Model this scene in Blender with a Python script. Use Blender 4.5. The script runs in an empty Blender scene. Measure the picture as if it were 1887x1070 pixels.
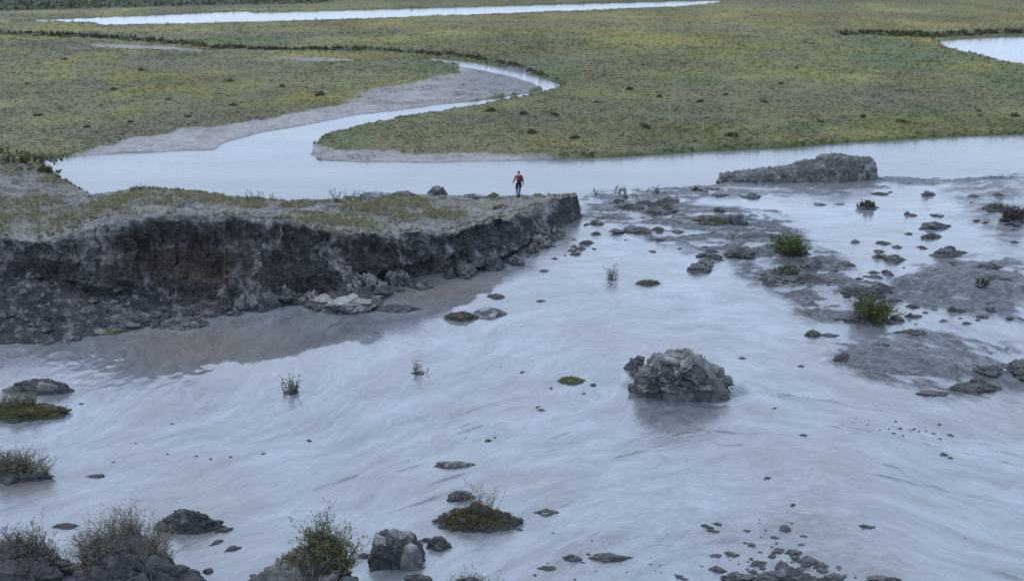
import bpy, math, random
import numpy as np
from mathutils import Vector
random.seed(7); RS = np.random.RandomState(11)
R = math.radians
S = bpy.context.scene
COL = S.collection

# ------------------------------------------------------------------ camera, sky, sun
CH, PITCH, FPX = 16.0, R(20.9), 1634.0
cam_d = bpy.data.cameras.new('camera'); cam = bpy.data.objects.new('camera', cam_d); COL.objects.link(cam)
cam.location = (0, 0, CH); cam.rotation_euler = (R(90) - PITCH, 0, 0)
cam_d.sensor_width = 36; cam_d.lens = 36 * FPX / 1887.0
cam_d.clip_end = 8000; cam_d.clip_start = .1
S.camera = cam
SUN_EL, SUN_ROT = R(58), R(-72)
w = bpy.data.worlds.new('World'); S.world = w; w.use_nodes = True
nt = w.node_tree; bg = nt.nodes['Background']
sky = nt.nodes.new('ShaderNodeTexSky'); sky.sky_type = 'NISHITA'; sky.sun_disc = False
sky.sun_elevation = SUN_EL; sky.sun_rotation = SUN_ROT; sky.dust_density = 1.5; sky.air_density = 1.2; sky.ozone_density = 1.0
# soft cloud cover over the blue sky
tc = nt.nodes.new('ShaderNodeTexCoord'); mp = nt.nodes.new('ShaderNodeMapping'); mp.inputs['Scale'].default_value = (1, 1, 3)
no = nt.nodes.new('ShaderNodeTexNoise'); no.inputs['Scale'].default_value = 2.2; no.inputs['Detail'].default_value = 6
cr = nt.nodes.new('ShaderNodeValToRGB'); cr.color_ramp.elements[0].position = .32; cr.color_ramp.elements[1].position = .68
cr.color_ramp.elements[0].color = (.62, .62, .62, 1); cr.color_ramp.elements[1].color = (.97, .97, .97, 1)
mx = nt.nodes.new('ShaderNodeMixRGB'); mx.inputs['Color2'].default_value = (16.3, 20.0, 26.0, 1)
nt.links.new(tc.outputs['Generated'], mp.inputs['Vector']); nt.links.new(mp.outputs[0], no.inputs['Vector'])
nt.links.new(no.outputs['Fac'], cr.inputs['Fac']); nt.links.new(cr.outputs[0], mx.inputs['Fac'])
nt.links.new(sky.outputs[0], mx.inputs['Color1']); nt.links.new(mx.outputs[0], bg.inputs['Color'])
bg.inputs['Strength'].default_value = .075
sl = bpy.data.lights.new('sun', 'SUN'); sun = bpy.data.objects.new('sun', sl); COL.objects.link(sun)
sl.energy = .9; sl.angle = R(14); sl.color = (1, .96, .9)
# the sky's sun at rotation r lies towards (sin r, cos r)
sd = Vector((math.sin(SUN_ROT) * math.cos(SUN_EL), math.cos(SUN_ROT) * math.cos(SUN_EL), math.sin(SUN_EL)))
sun.rotation_euler = sd.to_track_quat('Z', 'Y').to_euler()
S.view_settings.view_transform = 'Standard'; S.view_settings.look = 'None'; S.view_settings.gamma = 1
S.view_settings.exposure = 0.0

# ------------------------------------------------------------------ numbers
def gp(px, py, z=0.0):
    """point of the ground plane at height z seen at a photo position"""
    a = np.asarray(px, float) - 943.5; b = np.asarray(py, float) - 535.0
    dx = a / FPX; dy = math.cos(PITCH) - b / FPX * math.sin(PITCH); dz = -math.sin(PITCH) - b / FPX * math.cos(PITCH)
    t = (z - CH) / dz
    return dx * t, dy * t
def P3(px, py, z=0.0):
    x, y = gp(px, py, z); return np.array([float(x), float(y), z])
def mpp(y, z=0.0):           # metres per photo pixel at a distance
    return (y * math.cos(PITCH) + (CH - z) * math.sin(PITCH)) / FPX
def photo(x, y, z):
    dz = z - CH
    d = y * math.cos(PITCH) - dz * math.sin(PITCH); v = y * math.sin(PITCH) + dz * math.cos(PITCH)
    return 943.5 + FPX * x / d, 535 - FPX * v / d

def _h(ix, iy, iz, seed):
    n = (ix.astype(np.int64) * 374761393 + iy.astype(np.int64) * 668265263 + iz.astype(np.int64) * 2147483647 + seed * 1274126177) & 0xffffffff
    n = ((n ^ (n >> 13)) * 1274126177) & 0xffffffff
    n = ((n ^ (n >> 16)) * 2246822519) & 0xffffffff
    return ((n ^ (n >> 13)) & 0xffffff) / float(0xffffff) * 2 - 1
def vn(x, y, z=None, seed=0):
    x = np.asarray(x, float); y = np.asarray(y, float); z = np.zeros_like(x) if z is None else np.asarray(z, float)
    ix, iy, iz = np.floor(x), np.floor(y), np.floor(z); fx, fy, fz = x - ix, y - iy, z - iz
    fx = fx * fx * (3 - 2 * fx); fy = fy * fy * (3 - 2 * fy); fz = fz * fz * (3 - 2 * fz)
    def c(a, b, d): return _h(ix + a, iy + b, iz + d, seed)
    x0 = (c(0,0,0) * (1-fx) + c(1,0,0) * fx) * (1-fy) + (c(0,1,0) * (1-fx) + c(1,1,0) * fx) * fy
    x1 = (c(0,0,1) * (1-fx) + c(1,0,1) * fx) * (1-fy) + (c(0,1,1) * (1-fx) + c(1,1,1) * fx) * fy
    return x0 * (1 - fz) + x1 * fz
def fbm(x, y, z=None, f=1.0, o=4, seed=0, g=.5):
    s = 0; a = 1; t = 0
    for k in range(o):
        s = s + a * vn(x * f + 17.3 * k, y * f - 9.1 * k, None if z is None else z * f + 3.7 * k, seed + k); t += a; a *= g; f *= 2.03
    return s / t
def sstep(a, b, x):
    t = np.clip((x - a) / (b - a), 0, 1); return t * t * (3 - 2 * t)
def mix(a, b, t):
    t = np.asarray(t)[..., None]; return np.asarray(a) * (1 - t) + np.asarray(b) * t
def sdf(x, y, poly):
    """signed distance to a polygon given in photo positions on the plane z=0, positive inside"""
    P = np.array([gp(a, b) for a, b in poly]); Q = np.roll(P, -1, 0)
    d = np.full(x.shape, 1e18); ins = np.zeros(x.shape, bool)
    for (ax, ay), (bx, by) in zip(P, Q):
        ex, ey = bx - ax, by - ay; L = ex * ex + ey * ey + 1e-12
        t = np.clip(((x - ax) * ex + (y - ay) * ey) / L, 0, 1)
        d = np.minimum(d, (x - ax - t * ex) ** 2 + (y - ay - t * ey) ** 2)
        if ay != by:
            c = ((ay > y) != (by > y)) & (x < ex * (y - ay) / (by - ay) + ax); ins ^= c
    return np.where(ins, 1, -1) * np.sqrt(d)

# ------------------------------------------------------------------ mesh helpers
def grid_faces(nr, nc):
    i = np.arange(nr * nc).reshape(nr, nc)
    return np.stack([i[:-1, :-1], i[:-1, 1:], i[1:, 1:], i[1:, :-1]], -1).reshape(-1, 4)
def mesh(name, V, F, mat=None, col=None, msk=None, uv=None, smooth=True):
    V = np.ascontiguousarray(V, np.float32); F = np.ascontiguousarray(F, np.int32)
    me = bpy.data.meshes.new(name); k = F.shape[1]
    me.vertices.add(len(V)); me.vertices.foreach_set('co', V.ravel())
    me.loops.add(F.size); me.loops.foreach_set('vertex_index', F.ravel())
    me.polygons.add(len(F)); me.polygons.foreach_set('loop_start', np.arange(0, F.size, k, dtype=np.int32))
    me.polygons.foreach_set('loop_total', np.full(len(F), k, np.int32))
    me.update(calc_edges=True)
    me.polygons.foreach_set('use_smooth', np.full(len(F), smooth, bool))
    for nm, c in (('Col', col), ('Msk', msk)):
        if c is not None:
            at = me.color_attributes.new(nm, 'FLOAT_COLOR', 'POINT')
            C4 = np.ones((len(V), 4), np.float32); C4[:, :3] = c; at.data.foreach_set('color', C4.ravel())
    if uv is not None:
        l = me.uv_layers.new(name='Flow'); l.data.foreach_set('uv', np.ascontiguousarray(uv[F.ravel()], np.float32).ravel())
    if mat: me.materials.append(mat)
    return me
def obj(name, me, parent=None, loc=None):
    o = bpy.data.objects.new(name, me); COL.objects.link(o)
    if parent: o.parent = parent
    if loc is not None: o.location = loc
    return o
def tag(o, label=None, cat=None, group=None, kind=None):
    if label: o['label'] = label
    if cat: o['category'] = cat
    if group: o['group'] = group
    if kind: o['kind'] = kind
    return o

# ------------------------------------------------------------------ materials
def newmat(n):
    m = bpy.data.materials.new(n); m.use_nodes = True
    return m, m.node_tree.nodes, m.node_tree.links, m.node_tree.nodes['Principled BSDF']
def N(nodes, t, **k):
    n = nodes.new(t)
    for a, b in k.items():
        if a in n.inputs: n.inputs[a].default_value = b
        else: setattr(n, a, b)
    return n
def mat_earth(name, rough=.75, nscale=6, lo=.6, hi=1.35, bump=.4, bdist=.05, spec=.5, wet=0, bscale=None):
    """colour attribute times fine mottling, with a rough bumpy surface"""
    m, n, l, p = newmat(name)
    a = N(n, 'ShaderNodeAttribute', attribute_name='Col'); g = N(n, 'ShaderNodeNewGeometry')
    t1 = N(n, 'ShaderNodeTexNoise', Scale=nscale, Detail=8, Roughness=.7); l.new(g.outputs['Position'], t1.inputs['Vector'])
    r = N(n, 'ShaderNodeMapRange'); r.inputs[1].default_value = .28; r.inputs[2].default_value = .72; r.inputs[3].default_value = lo; r.inputs[4].default_value = hi
    l.new(t1.outputs['Fac'], r.inputs[0])
    v = N(n, 'ShaderNodeVectorMath', operation='SCALE'); l.new(a.outputs['Color'], v.inputs[0]); l.new(r.outputs[0], v.inputs['Scale'])
    l.new(v.outputs[0], p.inputs['Base Color'])
    t2 = N(n, 'ShaderNodeTexNoise', Scale=bscale or nscale * 2, Detail=8, Roughness=.75); l.new(g.outputs['Position'], t2.inputs['Vector'])
    b = N(n, 'ShaderNodeBump', Strength=bump, Distance=bdist); l.new(t2.outputs['Fac'], b.inputs['Height']); l.new(b.outputs[0], p.inputs['Normal'])
    if wet:
        rr = N(n, 'ShaderNodeMapRange'); rr.inputs[1].default_value = .4; rr.inputs[2].default_value = .62
        rr.inputs[3].default_value = rough; rr.inputs[4].default_value = rough - wet
        t3 = N(n, 'ShaderNodeTexNoise', Scale=nscale * .6, Detail=4); l.new(g.outputs['Position'], t3.inputs['Vector'])
        l.new(t3.outputs['Fac'], rr.inputs[0]); l.new(rr.outputs[0], p.inputs['Roughness'])
    else: p.inputs['Roughness'].default_value = rough
    p.inputs['Specular IOR Level'].default_value = spec
    return m
def mat_leaf(name):
    m, n, l, p = newmat(name)
    a = N(n, 'ShaderNodeAttribute', attribute_name='Col'); l.new(a.outputs['Color'], p.inputs['Base Color'])
    p.inputs['Roughness'].default_value = .7; p.inputs['Specular IOR Level'].default_value = .25
    tr = N(n, 'ShaderNodeBsdfTranslucent'); l.new(a.outputs['Color'], tr.inputs['Color'])
    ms = N(n, 'ShaderNodeMixShader'); ms.inputs[0].default_value = .4
    l.new(p.outputs[0], ms.inputs[1]); l.new(tr.outputs[0], ms.inputs[2]); l.new(ms.outputs[0], n['Material Output'].inputs['Surface'])
    return m
M_ground = mat_earth('tundra_ground', .9, 1.6, .6, 1.4, .6, .12, .2)
M_bank = mat_earth('bank_soil', .8, 4.5, .35, 1.75, 1.0, .12, .35, bscale=9)
M_clod = mat_earth('wet_clod', .62, 5, .5, 1.6, .8, .05, .45, wet=.25, bscale=12)
M_leaf = mat_leaf('leaves'); 
def plain(name, c, rough=.8, spec=.3):
    m, n, l, p = newmat(name)
    g = N(n, 'ShaderNodeTexCoord'); t = N(n, 'ShaderNodeTexNoise', Scale=30, Detail=3); l.new(g.outputs['Object'], t.inputs['Vector'])
    r = N(n, 'ShaderNodeMapRange'); r.inputs[3].default_value = .75; r.inputs[4].default_value = 1.25; l.new(t.outputs['Fac'], r.inputs[0])
    v = N(n, 'ShaderNodeVectorMath', operation='SCALE'); v.inputs[0].default_value = c; l.new(r.outputs[0], v.inputs['Scale']); l.new(v.outputs[0], p.inputs['Base Color'])
    p.inputs['Roughness'].default_value = rough; p.inputs['Specular IOR Level'].default_value = spec; return m

# silty river
def mat_river():
    m, n, l, p = newmat('silty_water')
    g = N(n, 'ShaderNodeNewGeometry'); mp = N(n, 'ShaderNodeMapping'); mp.inputs['Scale'].default_value = (.05, .2, 1); l.new(g.outputs['Position'], mp.inputs['Vector'])
    t = N(n, 'ShaderNodeTexNoise', Scale=1, Detail=5); l.new(mp.outputs[0], t.inputs['Vector'])
    c = N(n, 'ShaderNodeValToRGB'); c.color_ramp.elements[0].color = (.135, .147, .16, 1); c.color_ramp.elements[1].color = (.185, .19, .2, 1)
    c.color_ramp.elements[0].position = .35; c.color_ramp.elements[1].position = .65
    l.new(t.outputs['Fac'], c.inputs['Fac']); l.new(c.outputs[0], p.inputs['Base Color'])
    p.inputs['Roughness'].default_value = .12; p.inputs['IOR'].default_value = 1.38
    mp2 = N(n, 'ShaderNodeMapping'); mp2.inputs['Scale'].default_value = (.7, 2.2, 1); l.new(g.outputs['Position'], mp2.inputs['Vector'])
    t2 = N(n, 'ShaderNodeTexNoise', Scale=1.1, Detail=4, Roughness=.6); l.new(mp2.outputs[0], t2.inputs['Vector'])
    b = N(n, 'ShaderNodeBump', Strength=.6, Distance=.05); l.new(t2.outputs['Fac'], b.inputs['Height']); l.new(b.outputs[0], p.inputs['Normal'])
    return m
# wet mudflow.  Msk: R = rough dull crust, G = brown tint with painted cliff reflection, B = calm
def mat_mud():
    m, n, l, p = newmat('wet_mud')
    g = N(n, 'ShaderNodeNewGeometry'); uv = N(n, 'ShaderNodeUVMap', uv_map='Flow'); mk = N(n, 'ShaderNodeAttribute', attribute_name='Msk')
    sp = N(n, 'ShaderNodeSeparateColor'); l.new(mk.outputs['Color'], sp.inputs[0])
    # streaks drawn out along the flow
    wn = N(n, 'ShaderNodeTexNoise', Scale=.17, Detail=4, Roughness=.55); l.new(g.outputs['Position'], wn.inputs['Vector'])
    ws = N(n, 'ShaderNodeVectorMath', operation='SCALE'); ws.inputs['Scale'].default_value = 4.2; l.new(wn.outputs['Color'], ws.inputs[0])
    wa = N(n, 'ShaderNodeVectorMath', operation='ADD'); l.new(uv.outputs[0], wa.inputs[0]); l.new(ws.outputs[0], wa.inputs[1])
    m1 = N(n, 'ShaderNodeMapping'); m1.inputs['Scale'].default_value = (.42, 1.3, 1); l.new(wa.outputs[0], m1.inputs['Vector'])
    s1 = N(n, 'ShaderNodeTexNoise', Scale=1.0, Detail=7, Roughness=.62); l.new(m1.outputs[0], s1.inputs['Vector'])
    m2 = N(n, 'ShaderNodeMapping'); m2.inputs['Scale'].default_value = (3.0, 6.5, 1); l.new(wa.outputs[0], m2.inputs['Vector'])
    s2 = N(n, 'ShaderNodeTexNoise', Scale=1.0, Detail=6, Roughness=.7); l.new(m2.outputs[0], s2.inputs['Vector'])
    big = N(n, 'ShaderNodeTexNoise', Scale=.16, Detail=4); l.new(g.outputs['Position'], big.inputs['Vector'])
    # albedo
    c = N(n, 'ShaderNodeValToRGB'); e = c.color_ramp.elements
    e[0].position = .33; e[0].color = (.095, .1, .108, 1); e[1].position = .66; e[1].color = (.2, .217, .243, 1)
    l.new(s1.outputs['Fac'], c.inputs['Fac'])
    br = N(n, 'ShaderNodeMixRGB'); br.inputs['Color2'].default_value = (.16, .148, .14, 1); l.new(c.outputs[0], br.inputs['Color1'])
    bf = N(n, 'ShaderNodeMapRange'); bf.inputs[1].default_value = .45; bf.inputs[2].default_value = .7; bf.inputs[4].default_value = .6; l.new(big.outputs['Fac'], bf.inputs[0])
    bm = N(n, 'ShaderNodeMath', operation='MAXIMUM'); l.new(bf.outputs[0], bm.inputs[0]); l.new(sp.outputs[1], bm.inputs[1]); l.new(bm.outputs[0], br.inputs['Fac'])
    dk = N(n, 'ShaderNodeMixRGB'); dk.inputs['Color2'].default_value = (.03, .032, .035, 1); l.new(br.outputs[0], dk.inputs['Color1'])
    df = N(n, 'ShaderNodeMapRange'); df.inputs[1].default_value = .38; df.inputs[2].default_value = .56; l.new(s2.outputs['Fac'], df.inputs[0])
    dm = N(n, 'ShaderNodeMath', operation='MULTIPLY'); l.new(df.outputs[0], dm.inputs[0]); l.new(sp.outputs[0], dm.inputs[1]); l.new(dm.outputs[0], dk.inputs['Fac'])
    d2 = N(n, 'ShaderNodeMixRGB'); d2.inputs['Color2'].default_value = (.10, .104, .112, 1); l.new(dk.outputs[0], d2.inputs['Color1'])
    d3 = N(n, 'ShaderNodeMath', operation='MULTIPLY'); d3.inputs[1].default_value = .45; l.new(sp.outputs[0], d3.inputs[0]); l.new(d3.outputs[0], d2.inputs['Fac'])
    mm = N(n, 'ShaderNodeMapping'); mm.inputs['Scale'].default_value = (2.4, 4.8, 1); l.new(wa.outputs[0], mm.inputs['Vector']); sm = N(n, 'ShaderNodeTexNoise', Scale=1.3, Detail=10, Roughness=.78); l.new(mm.outputs[0], sm.inputs['Vector'])
    smr = N(n, 'ShaderNodeMapRange'); smr.inputs[1].default_value = .3; smr.inputs[2].default_value = .7; smr.inputs[3].default_value = .68; smr.inputs[4].default_value = 1.26; l.new(sm.outputs['Fac'], smr.inputs[0])
    sv = N(n, 'ShaderNodeVectorMath', operation='SCALE'); l.new(d2.outputs[0], sv.inputs[0]); l.new(smr.outputs[0], sv.inputs['Scale'])
    l.new(sv.outputs[0], p.inputs['Base Color'])
    # gloss
    r1 = N(n, 'ShaderNodeMapRange'); r1.inputs[1].default_value = .35; r1.inputs[2].default_value = .7; r1.inputs[3].default_value = .04; r1.inputs[4].default_value = .3
    l.new(s2.outputs['Fac'], r1.inputs[0])
    r2 = N(n, 'ShaderNodeMath', operation='MULTIPLY_ADD'); r2.inputs[1].default_value = .5; l.new(sp.outputs[0], r2.inputs[0]); l.new(r1.outputs[0], r2.inputs[2])
    cm = N(n, 'ShaderNodeMapRange'); cm.inputs[3].default_value = 1; cm.inputs[4].default_value = .25; l.new(sp.outputs[2], cm.inputs[0])
    r3 = N(n, 'ShaderNodeMath', operation='MULTIPLY'); l.new(r2.outputs[0], r3.inputs[0]); l.new(cm.outputs[0], r3.inputs[1])
    l.new(r3.outputs[0], p.inputs['Roughness']); p.inputs['IOR'].default_value = 2.35
    si = N(n, 'ShaderNodeMapRange'); si.inputs[1].default_value = .15; si.inputs[2].default_value = .75; si.inputs[3].default_value = .5; si.inputs[4].default_value = .06; l.new(sp.outputs[0], si.inputs[0]); bsp = N(n, 'ShaderNodeMath', operation='MULTIPLY_ADD'); bsp.inputs[1].default_value = -.55; bsp.inputs[2].default_value = 1; l.new(bf.outputs[0], bsp.inputs[0])
    bsm = N(n, 'ShaderNodeMath', operation='MULTIPLY'); l.new(si.outputs[0], bsm.inputs[0]); l.new(bsp.outputs[0], bsm.inputs[1]); l.new(bsm.outputs[0], p.inputs['Specular IOR Level'])
    # relief
    ba = N(n, 'ShaderNodeMath', operation='MULTIPLY_ADD'); ba.inputs[1].default_value = .45; l.new(s2.outputs['Fac'], ba.inputs[0]); l.new(s1.outputs['Fac'], ba.inputs[2])
    bs = N(n, 'ShaderNodeMapRange'); bs.inputs[3].default_value = .36; bs.inputs[4].default_value = .02; l.new(sp.outputs[2], bs.inputs[0])
    bs2 = N(n, 'ShaderNodeMath', operation='MULTIPLY_ADD'); bs2.inputs[1].default_value = .5; l.new(sp.outputs[0], bs2.inputs[0]); l.new(bs.outputs[0], bs2.inputs[2])
    b = N(n, 'ShaderNodeBump', Distance=.07); l.new(bs2.outputs[0], b.inputs['Strength']); l.new(ba.outputs[0], b.inputs['Height']); l.new(b.outputs[0], p.inputs['Normal'])
    return m

# ------------------------------------------------------------------ outlines read off the valley (photo positions)
RIVER = [(85,293),(180,289),(300,283),(390,279),(410,277),(432,262),(480,248),(560,234),(600,226),(660,214),(740,205),(800,197),(860,190),(920,182),(980,173),(1010,165),
         (990,152),(940,138),(880,126),(800,114),(770,108),(800,109),(880,117),(940,130),(990,143),(1026,156),(1026,164),(960,180),(880,194),(800,207),(740,217),(690,227),(640,238),(590,251),(575,262),
         (563,272),(556,285),(575,297),(640,302),(760,303),(880,302),(1000,298),(1150,292),(1300,283),(1450,276),(1560,266),(1700,258),(1882,250),(2600,205),(2600,420),(1100,420),(600,400),(180,385),(180,362),(110,318)]
RIVER2 = [(18,39),(150,34),(300,28),(450,21),(465,24),(700,18),(950,11),(1200,4),(1330,1),(1318,8),(1260,13),(1100,20),(850,29),(620,37),(450,42),(300,46),(195,47),(175,43)]
RIVER3 = [(1730,76),(1800,71),(1882,68),(2300,50),(2300,150),(1900,122),(1860,116),(1800,101),(1750,89)]
RIVER4 = [(940,5),(1010,4),(1015,6),(950,8)]
BAR = [(90,294),(150,283),(230,268),(300,255),(340,243),(400,240),(480,225),(560,210),(640,192),(660,177),(760,157),(840,138),(850,116),(900,120),(960,132),(1010,150),(1020,158),(960,174),(860,190),(740,207),(600,228),(480,250),(430,266),(410,280),(300,286)]
SPIT = [(545,285),(562,262),(582,262),(600,277),(700,283),(800,289),(950,290),(1060,294),(1150,295),(1000,304),(640,308)]
PALE = [[(160,84),(260,86),(370,96),(400,100),(300,95),(180,90)], [(500,110),(560,108),(650,113),(650,117),(560,116)]]
CUT = [(-200,66),(0,68),(180,74),(300,84),(400,94),(560,98),(700,98),(800,106),(880,114),(960,130),(1030,154),(1040,166),(1020,150),(960,124),(880,108),(800,99),(700,92),(560,92),(400,87),(300,76),(180,67),(0,60),(-200,58)]
CUT2 = [(1540,70),(1600,68),(1720,74),(1882,66),(2300,50),(2300,42),(1882,57),(1720,62),(1600,60),(1540,62)]
BAND = [(-900,-40),(900,-40),(640,0),(600,10),(200,18),(0,24),(-900,60)]

def plain_fields(x, y):
    wob = .35 * fbm(x, y, f=.5, o=3, seed=3) * np.clip(y / 80, .3, 2)
    dr = np.maximum.reduce([sdf(x, y, RIVER), sdf(x, y, RIVER2), sdf(x, y, RIVER3), sdf(x, y, RIVER4)]) + wob * .6
    bar = np.maximum(sdf(x, y, BAR), sdf(x, y, SPIT)) + wob * 2.2
    for q in PALE: bar = np.maximum(bar, sdf(x, y, q) + wob)
    cut = np.maximum(sdf(x, y, CUT), sdf(x, y, CUT2)) + wob
    return dr, bar, cut, sdf(x, y, BAND) + 3 * wob
def plain_height(x, y, dr, bar, cut):
    land = sstep(.15, -.9, dr); k = sstep(-.3, .8, bar)
    low = .06 + .16 * sstep(0, -4, dr) + .03 * fbm(x, y, f=.6, o=3, seed=8)
    high = .34 + .10 * fbm(x, y, f=.12, o=2, seed=5) + .10 * fbm(x, y, f=.55, o=4, seed=6) + .10 * fbm(x, y, f=2.2, o=2, seed=9) * sstep(160, 60, y)
    h = low * k + high * (1 - k)
    h = h + np.clip(y - 240, 0, 400) * .004
    return h * land - .7 * (1 - land)

# ------------------------------------------------------------------ ground sheet (the flood plain and the river bed)
GREEN_SPOTS = [(1640,95,75,25),(1700,205,35,14),(1480,235,40,12),(800,125,60,14),(640,255,60,18),(1010,130,60,18),(1280,150,40,14),(1860,140,60,26),(430,75,90,8),(60,66,80,8),(1720,110,120,20)]
def plain_colour(x, y, dr, bar, cut, band):
    px, py = photo(x, y, 0.3)
    olive = np.array([.118, .118, .046]); yel = np.array([.168, .152, .042]); grey = np.array([.108, .108, .066]); green = np.array([.078, .105, .046]); dark = np.array([.035, .045, .026]); sand = np.array([.25, .238, .235]); brown = np.array([.092, .080, .052])
    n1 = fbm(x, y, f=.09, o=4, seed=21); n2 = fbm(x, y, f=.5, o=3, seed=22); n3 = fbm(x * .35, y, f=.06, o=3, seed=23)
    c = mix(olive, grey, sstep(900, 300, px) * .75 + 0 * px)
    c = mix(c, yel, sstep(-.05, .5, n1) * .75)
    c = mix(c, np.array([.15, .125, .045]), sstep(70, 45, py) * sstep(20, 30, py) * sstep(100, 500, px) * .75); c = c * (1 + .5 * fbm(x * .6, y * .35, f=.12, o=5, seed=26))[..., None]; c = mix(c, np.array([.03, .036, .02]), sstep(-.75, -.3, dr) * sstep(.1, -.4, bar) * .8)  # last mix paints the shadow under the undercut shore as a dark edge
    c = mix(c, grey, sstep(.1, .5, n3) * .7)
    c = mix(c, brown, sstep(.15, .5, n2 * .5 - n1) * .6)
    for gx, gy, rx, ry in GREEN_SPOTS:
        d = ((px - gx) / rx) ** 2 + ((py - gy) / ry) ** 2 + n2 * .6
        c = mix(c, green, sstep(1.5, .2, d + n1) * .6)
    c = mix(c, green * .9, sstep(-1.6, -.3, dr) * .6 * sstep(.2, -.6, bar))
    c = mix(c, dark, sstep(-.3, .6, cut) * .8)  # dark bushes of the old cutbank, with its shadow line painted in
    c = mix(c, np.array([.028, .042, .024]) , sstep(-3, 4, band) * (.75 + .25 * sstep(-.2, .3, n1))); c = mix(c, np.array([.075, .07, .04]), sstep(12, 3, py) * sstep(300, 900, px) * .6)
    k = sstep(-.25, .35, bar + .9 * n2)
    s = mix(sand, np.array([.18, .17, .16]), sstep(-.2, .4, n1 + n2 * .4)); s = mix(s, np.array([.15, .155, .165]), np.maximum(sstep(-1.2, .1, dr) * .8, sstep(830, 900, px) * sstep(175, 125, py * 1.0 - 20) * .6))
    c = mix(c, s, k)
    return np.clip(c, .01, .8)
deps = np.concatenate([np.linspace(.25, 2.6, 14), np.linspace(2.7, 16.8, 330), np.linspace(17.2, 60, 20)])
ys = CH / np.tan(np.radians(deps)); ss = np.linspace(-1.0, 1.0, 1000)
GY, GS = np.meshgrid(ys, ss, indexing='ij'); GX = GS * (GY + 4)
gx, gy = GX.ravel(), GY.ravel()
dr, bar, cut, band = plain_fields(gx, gy)
gz = plain_height(gx, gy, dr, bar, cut)
near = sstep(53, 49, gy); gz = gz * (1 - near) - .7 * near
o = obj('ground', mesh('ground', np.stack([gx, gy, gz], -1), grid_faces(*GX.shape)[:, ::-1], M_ground, col=plain_colour(gx, gy, dr, bar, cut, band))); tag(o, kind='structure')
# river water
wv = np.array([(-420, 48, 0), (420, 48, 0), (900, 900, 0), (-900, 900, 0)], float)
o = obj('water', mesh('water', wv, np.array([[0, 1, 2, 3]]), mat_river())); tag(o, kind='structure')
# hills closing the valley beyond the frame
hx, hy = np.meshgrid(np.linspace(-3000, 3000, 90), np.linspace(900, 3600, 40)); hx, hy = hx.ravel(), hy.ravel()
hz = np.clip((hy - 950) / 2600, 0, 1) ** 1.3 * (70 + 50 * fbm(hx, hy, f=.0016, o=4, seed=31)) - 2
o = obj('hills', mesh('hills', np.stack([hx, hy, hz], -1), grid_faces(40, 90), M_ground, col=np.tile(np.array([.07, .09, .06]), (len(hx), 1)))); tag(o, kind='structure')

# ------------------------------------------------------------------ mudflow
MUDEDGE = [(-700,520),(0,500),(400,480),(900,420),(1060,372),(1100,356),(1200,351),(1330,341),(1480,334),(1640,331),(1760,333),(1820,327),(1882,322),(2700,300),(4500,3000),(-3000,3000)]
ROUGH = [([(1068,348),(1330,338),(1640,328),(1887,322),(1887,350),(1700,350),(1450,372),(1300,372),(1200,410),(1060,415),(990,450),(900,490),(880,470),(1000,425),(1066,400)], .75),
         ([(1090,395),(1260,385),(1440,400),(1480,440),(1560,500),(1700,545),(1640,600),(1500,600),(1440,560),(1330,490),(1200,450),(1100,420)], 1.0),
         ([(1640,560),(1700,500),(1780,470),(1887,480),(1887,600),(1700,590)], .8),
         ([(1740,340),(1887,330),(1887,480),(1780,420)], .6),
         ([(1530,636),(1700,615),(1887,635),(1887,735),(1700,745),(1560,710)], .8),
         ([(0,600),(180,610),(330,600),(330,660),(220,700),(400,690),(330,740),(200,740),(0,660)], .10),
         ([(990,960),(1300,960),(1570,940),(1640,1080),(1400,1120),(960,1090)], .25)]
MOUNDS = [(1690,668,3.2,1.2,.26),(1775,525,3.4,1.5,.36),(1860,395,3.2,2.2,.4),(1860,350,5,1.8,.5),(1420,455,2.6,1.2,.28),(1520,535,2.6,1.0,.25),(1160,420,3,1.5,.2),(1330,400,3.2,1.4,.25),(1240,716,2.6,1.6,.10),(1830,690,1.9,.7,.25)]
dp = np.radians(np.concatenate([np.linspace(13.6, 41, 430), np.linspace(41.5, 56, 20)])); my = CH / np.tan(dp); ms_ = np.linspace(-.82, .82, 900)
MY, MS = np.meshgrid(my, ms_, indexing='ij'); MX = (MS * (MY + 3)).ravel(); MY_ = MY.ravel()
def flow_uv(x, y):
    """lines drawn along the flow: level far off, fanning out to both sides near the camera"""
    x0 = P3(1300, 700)[0]; k = .62 * sstep(44, 26, y)
    return np.stack([x, y + k * np.sqrt((x - x0) ** 2 + 16)], -1)
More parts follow.
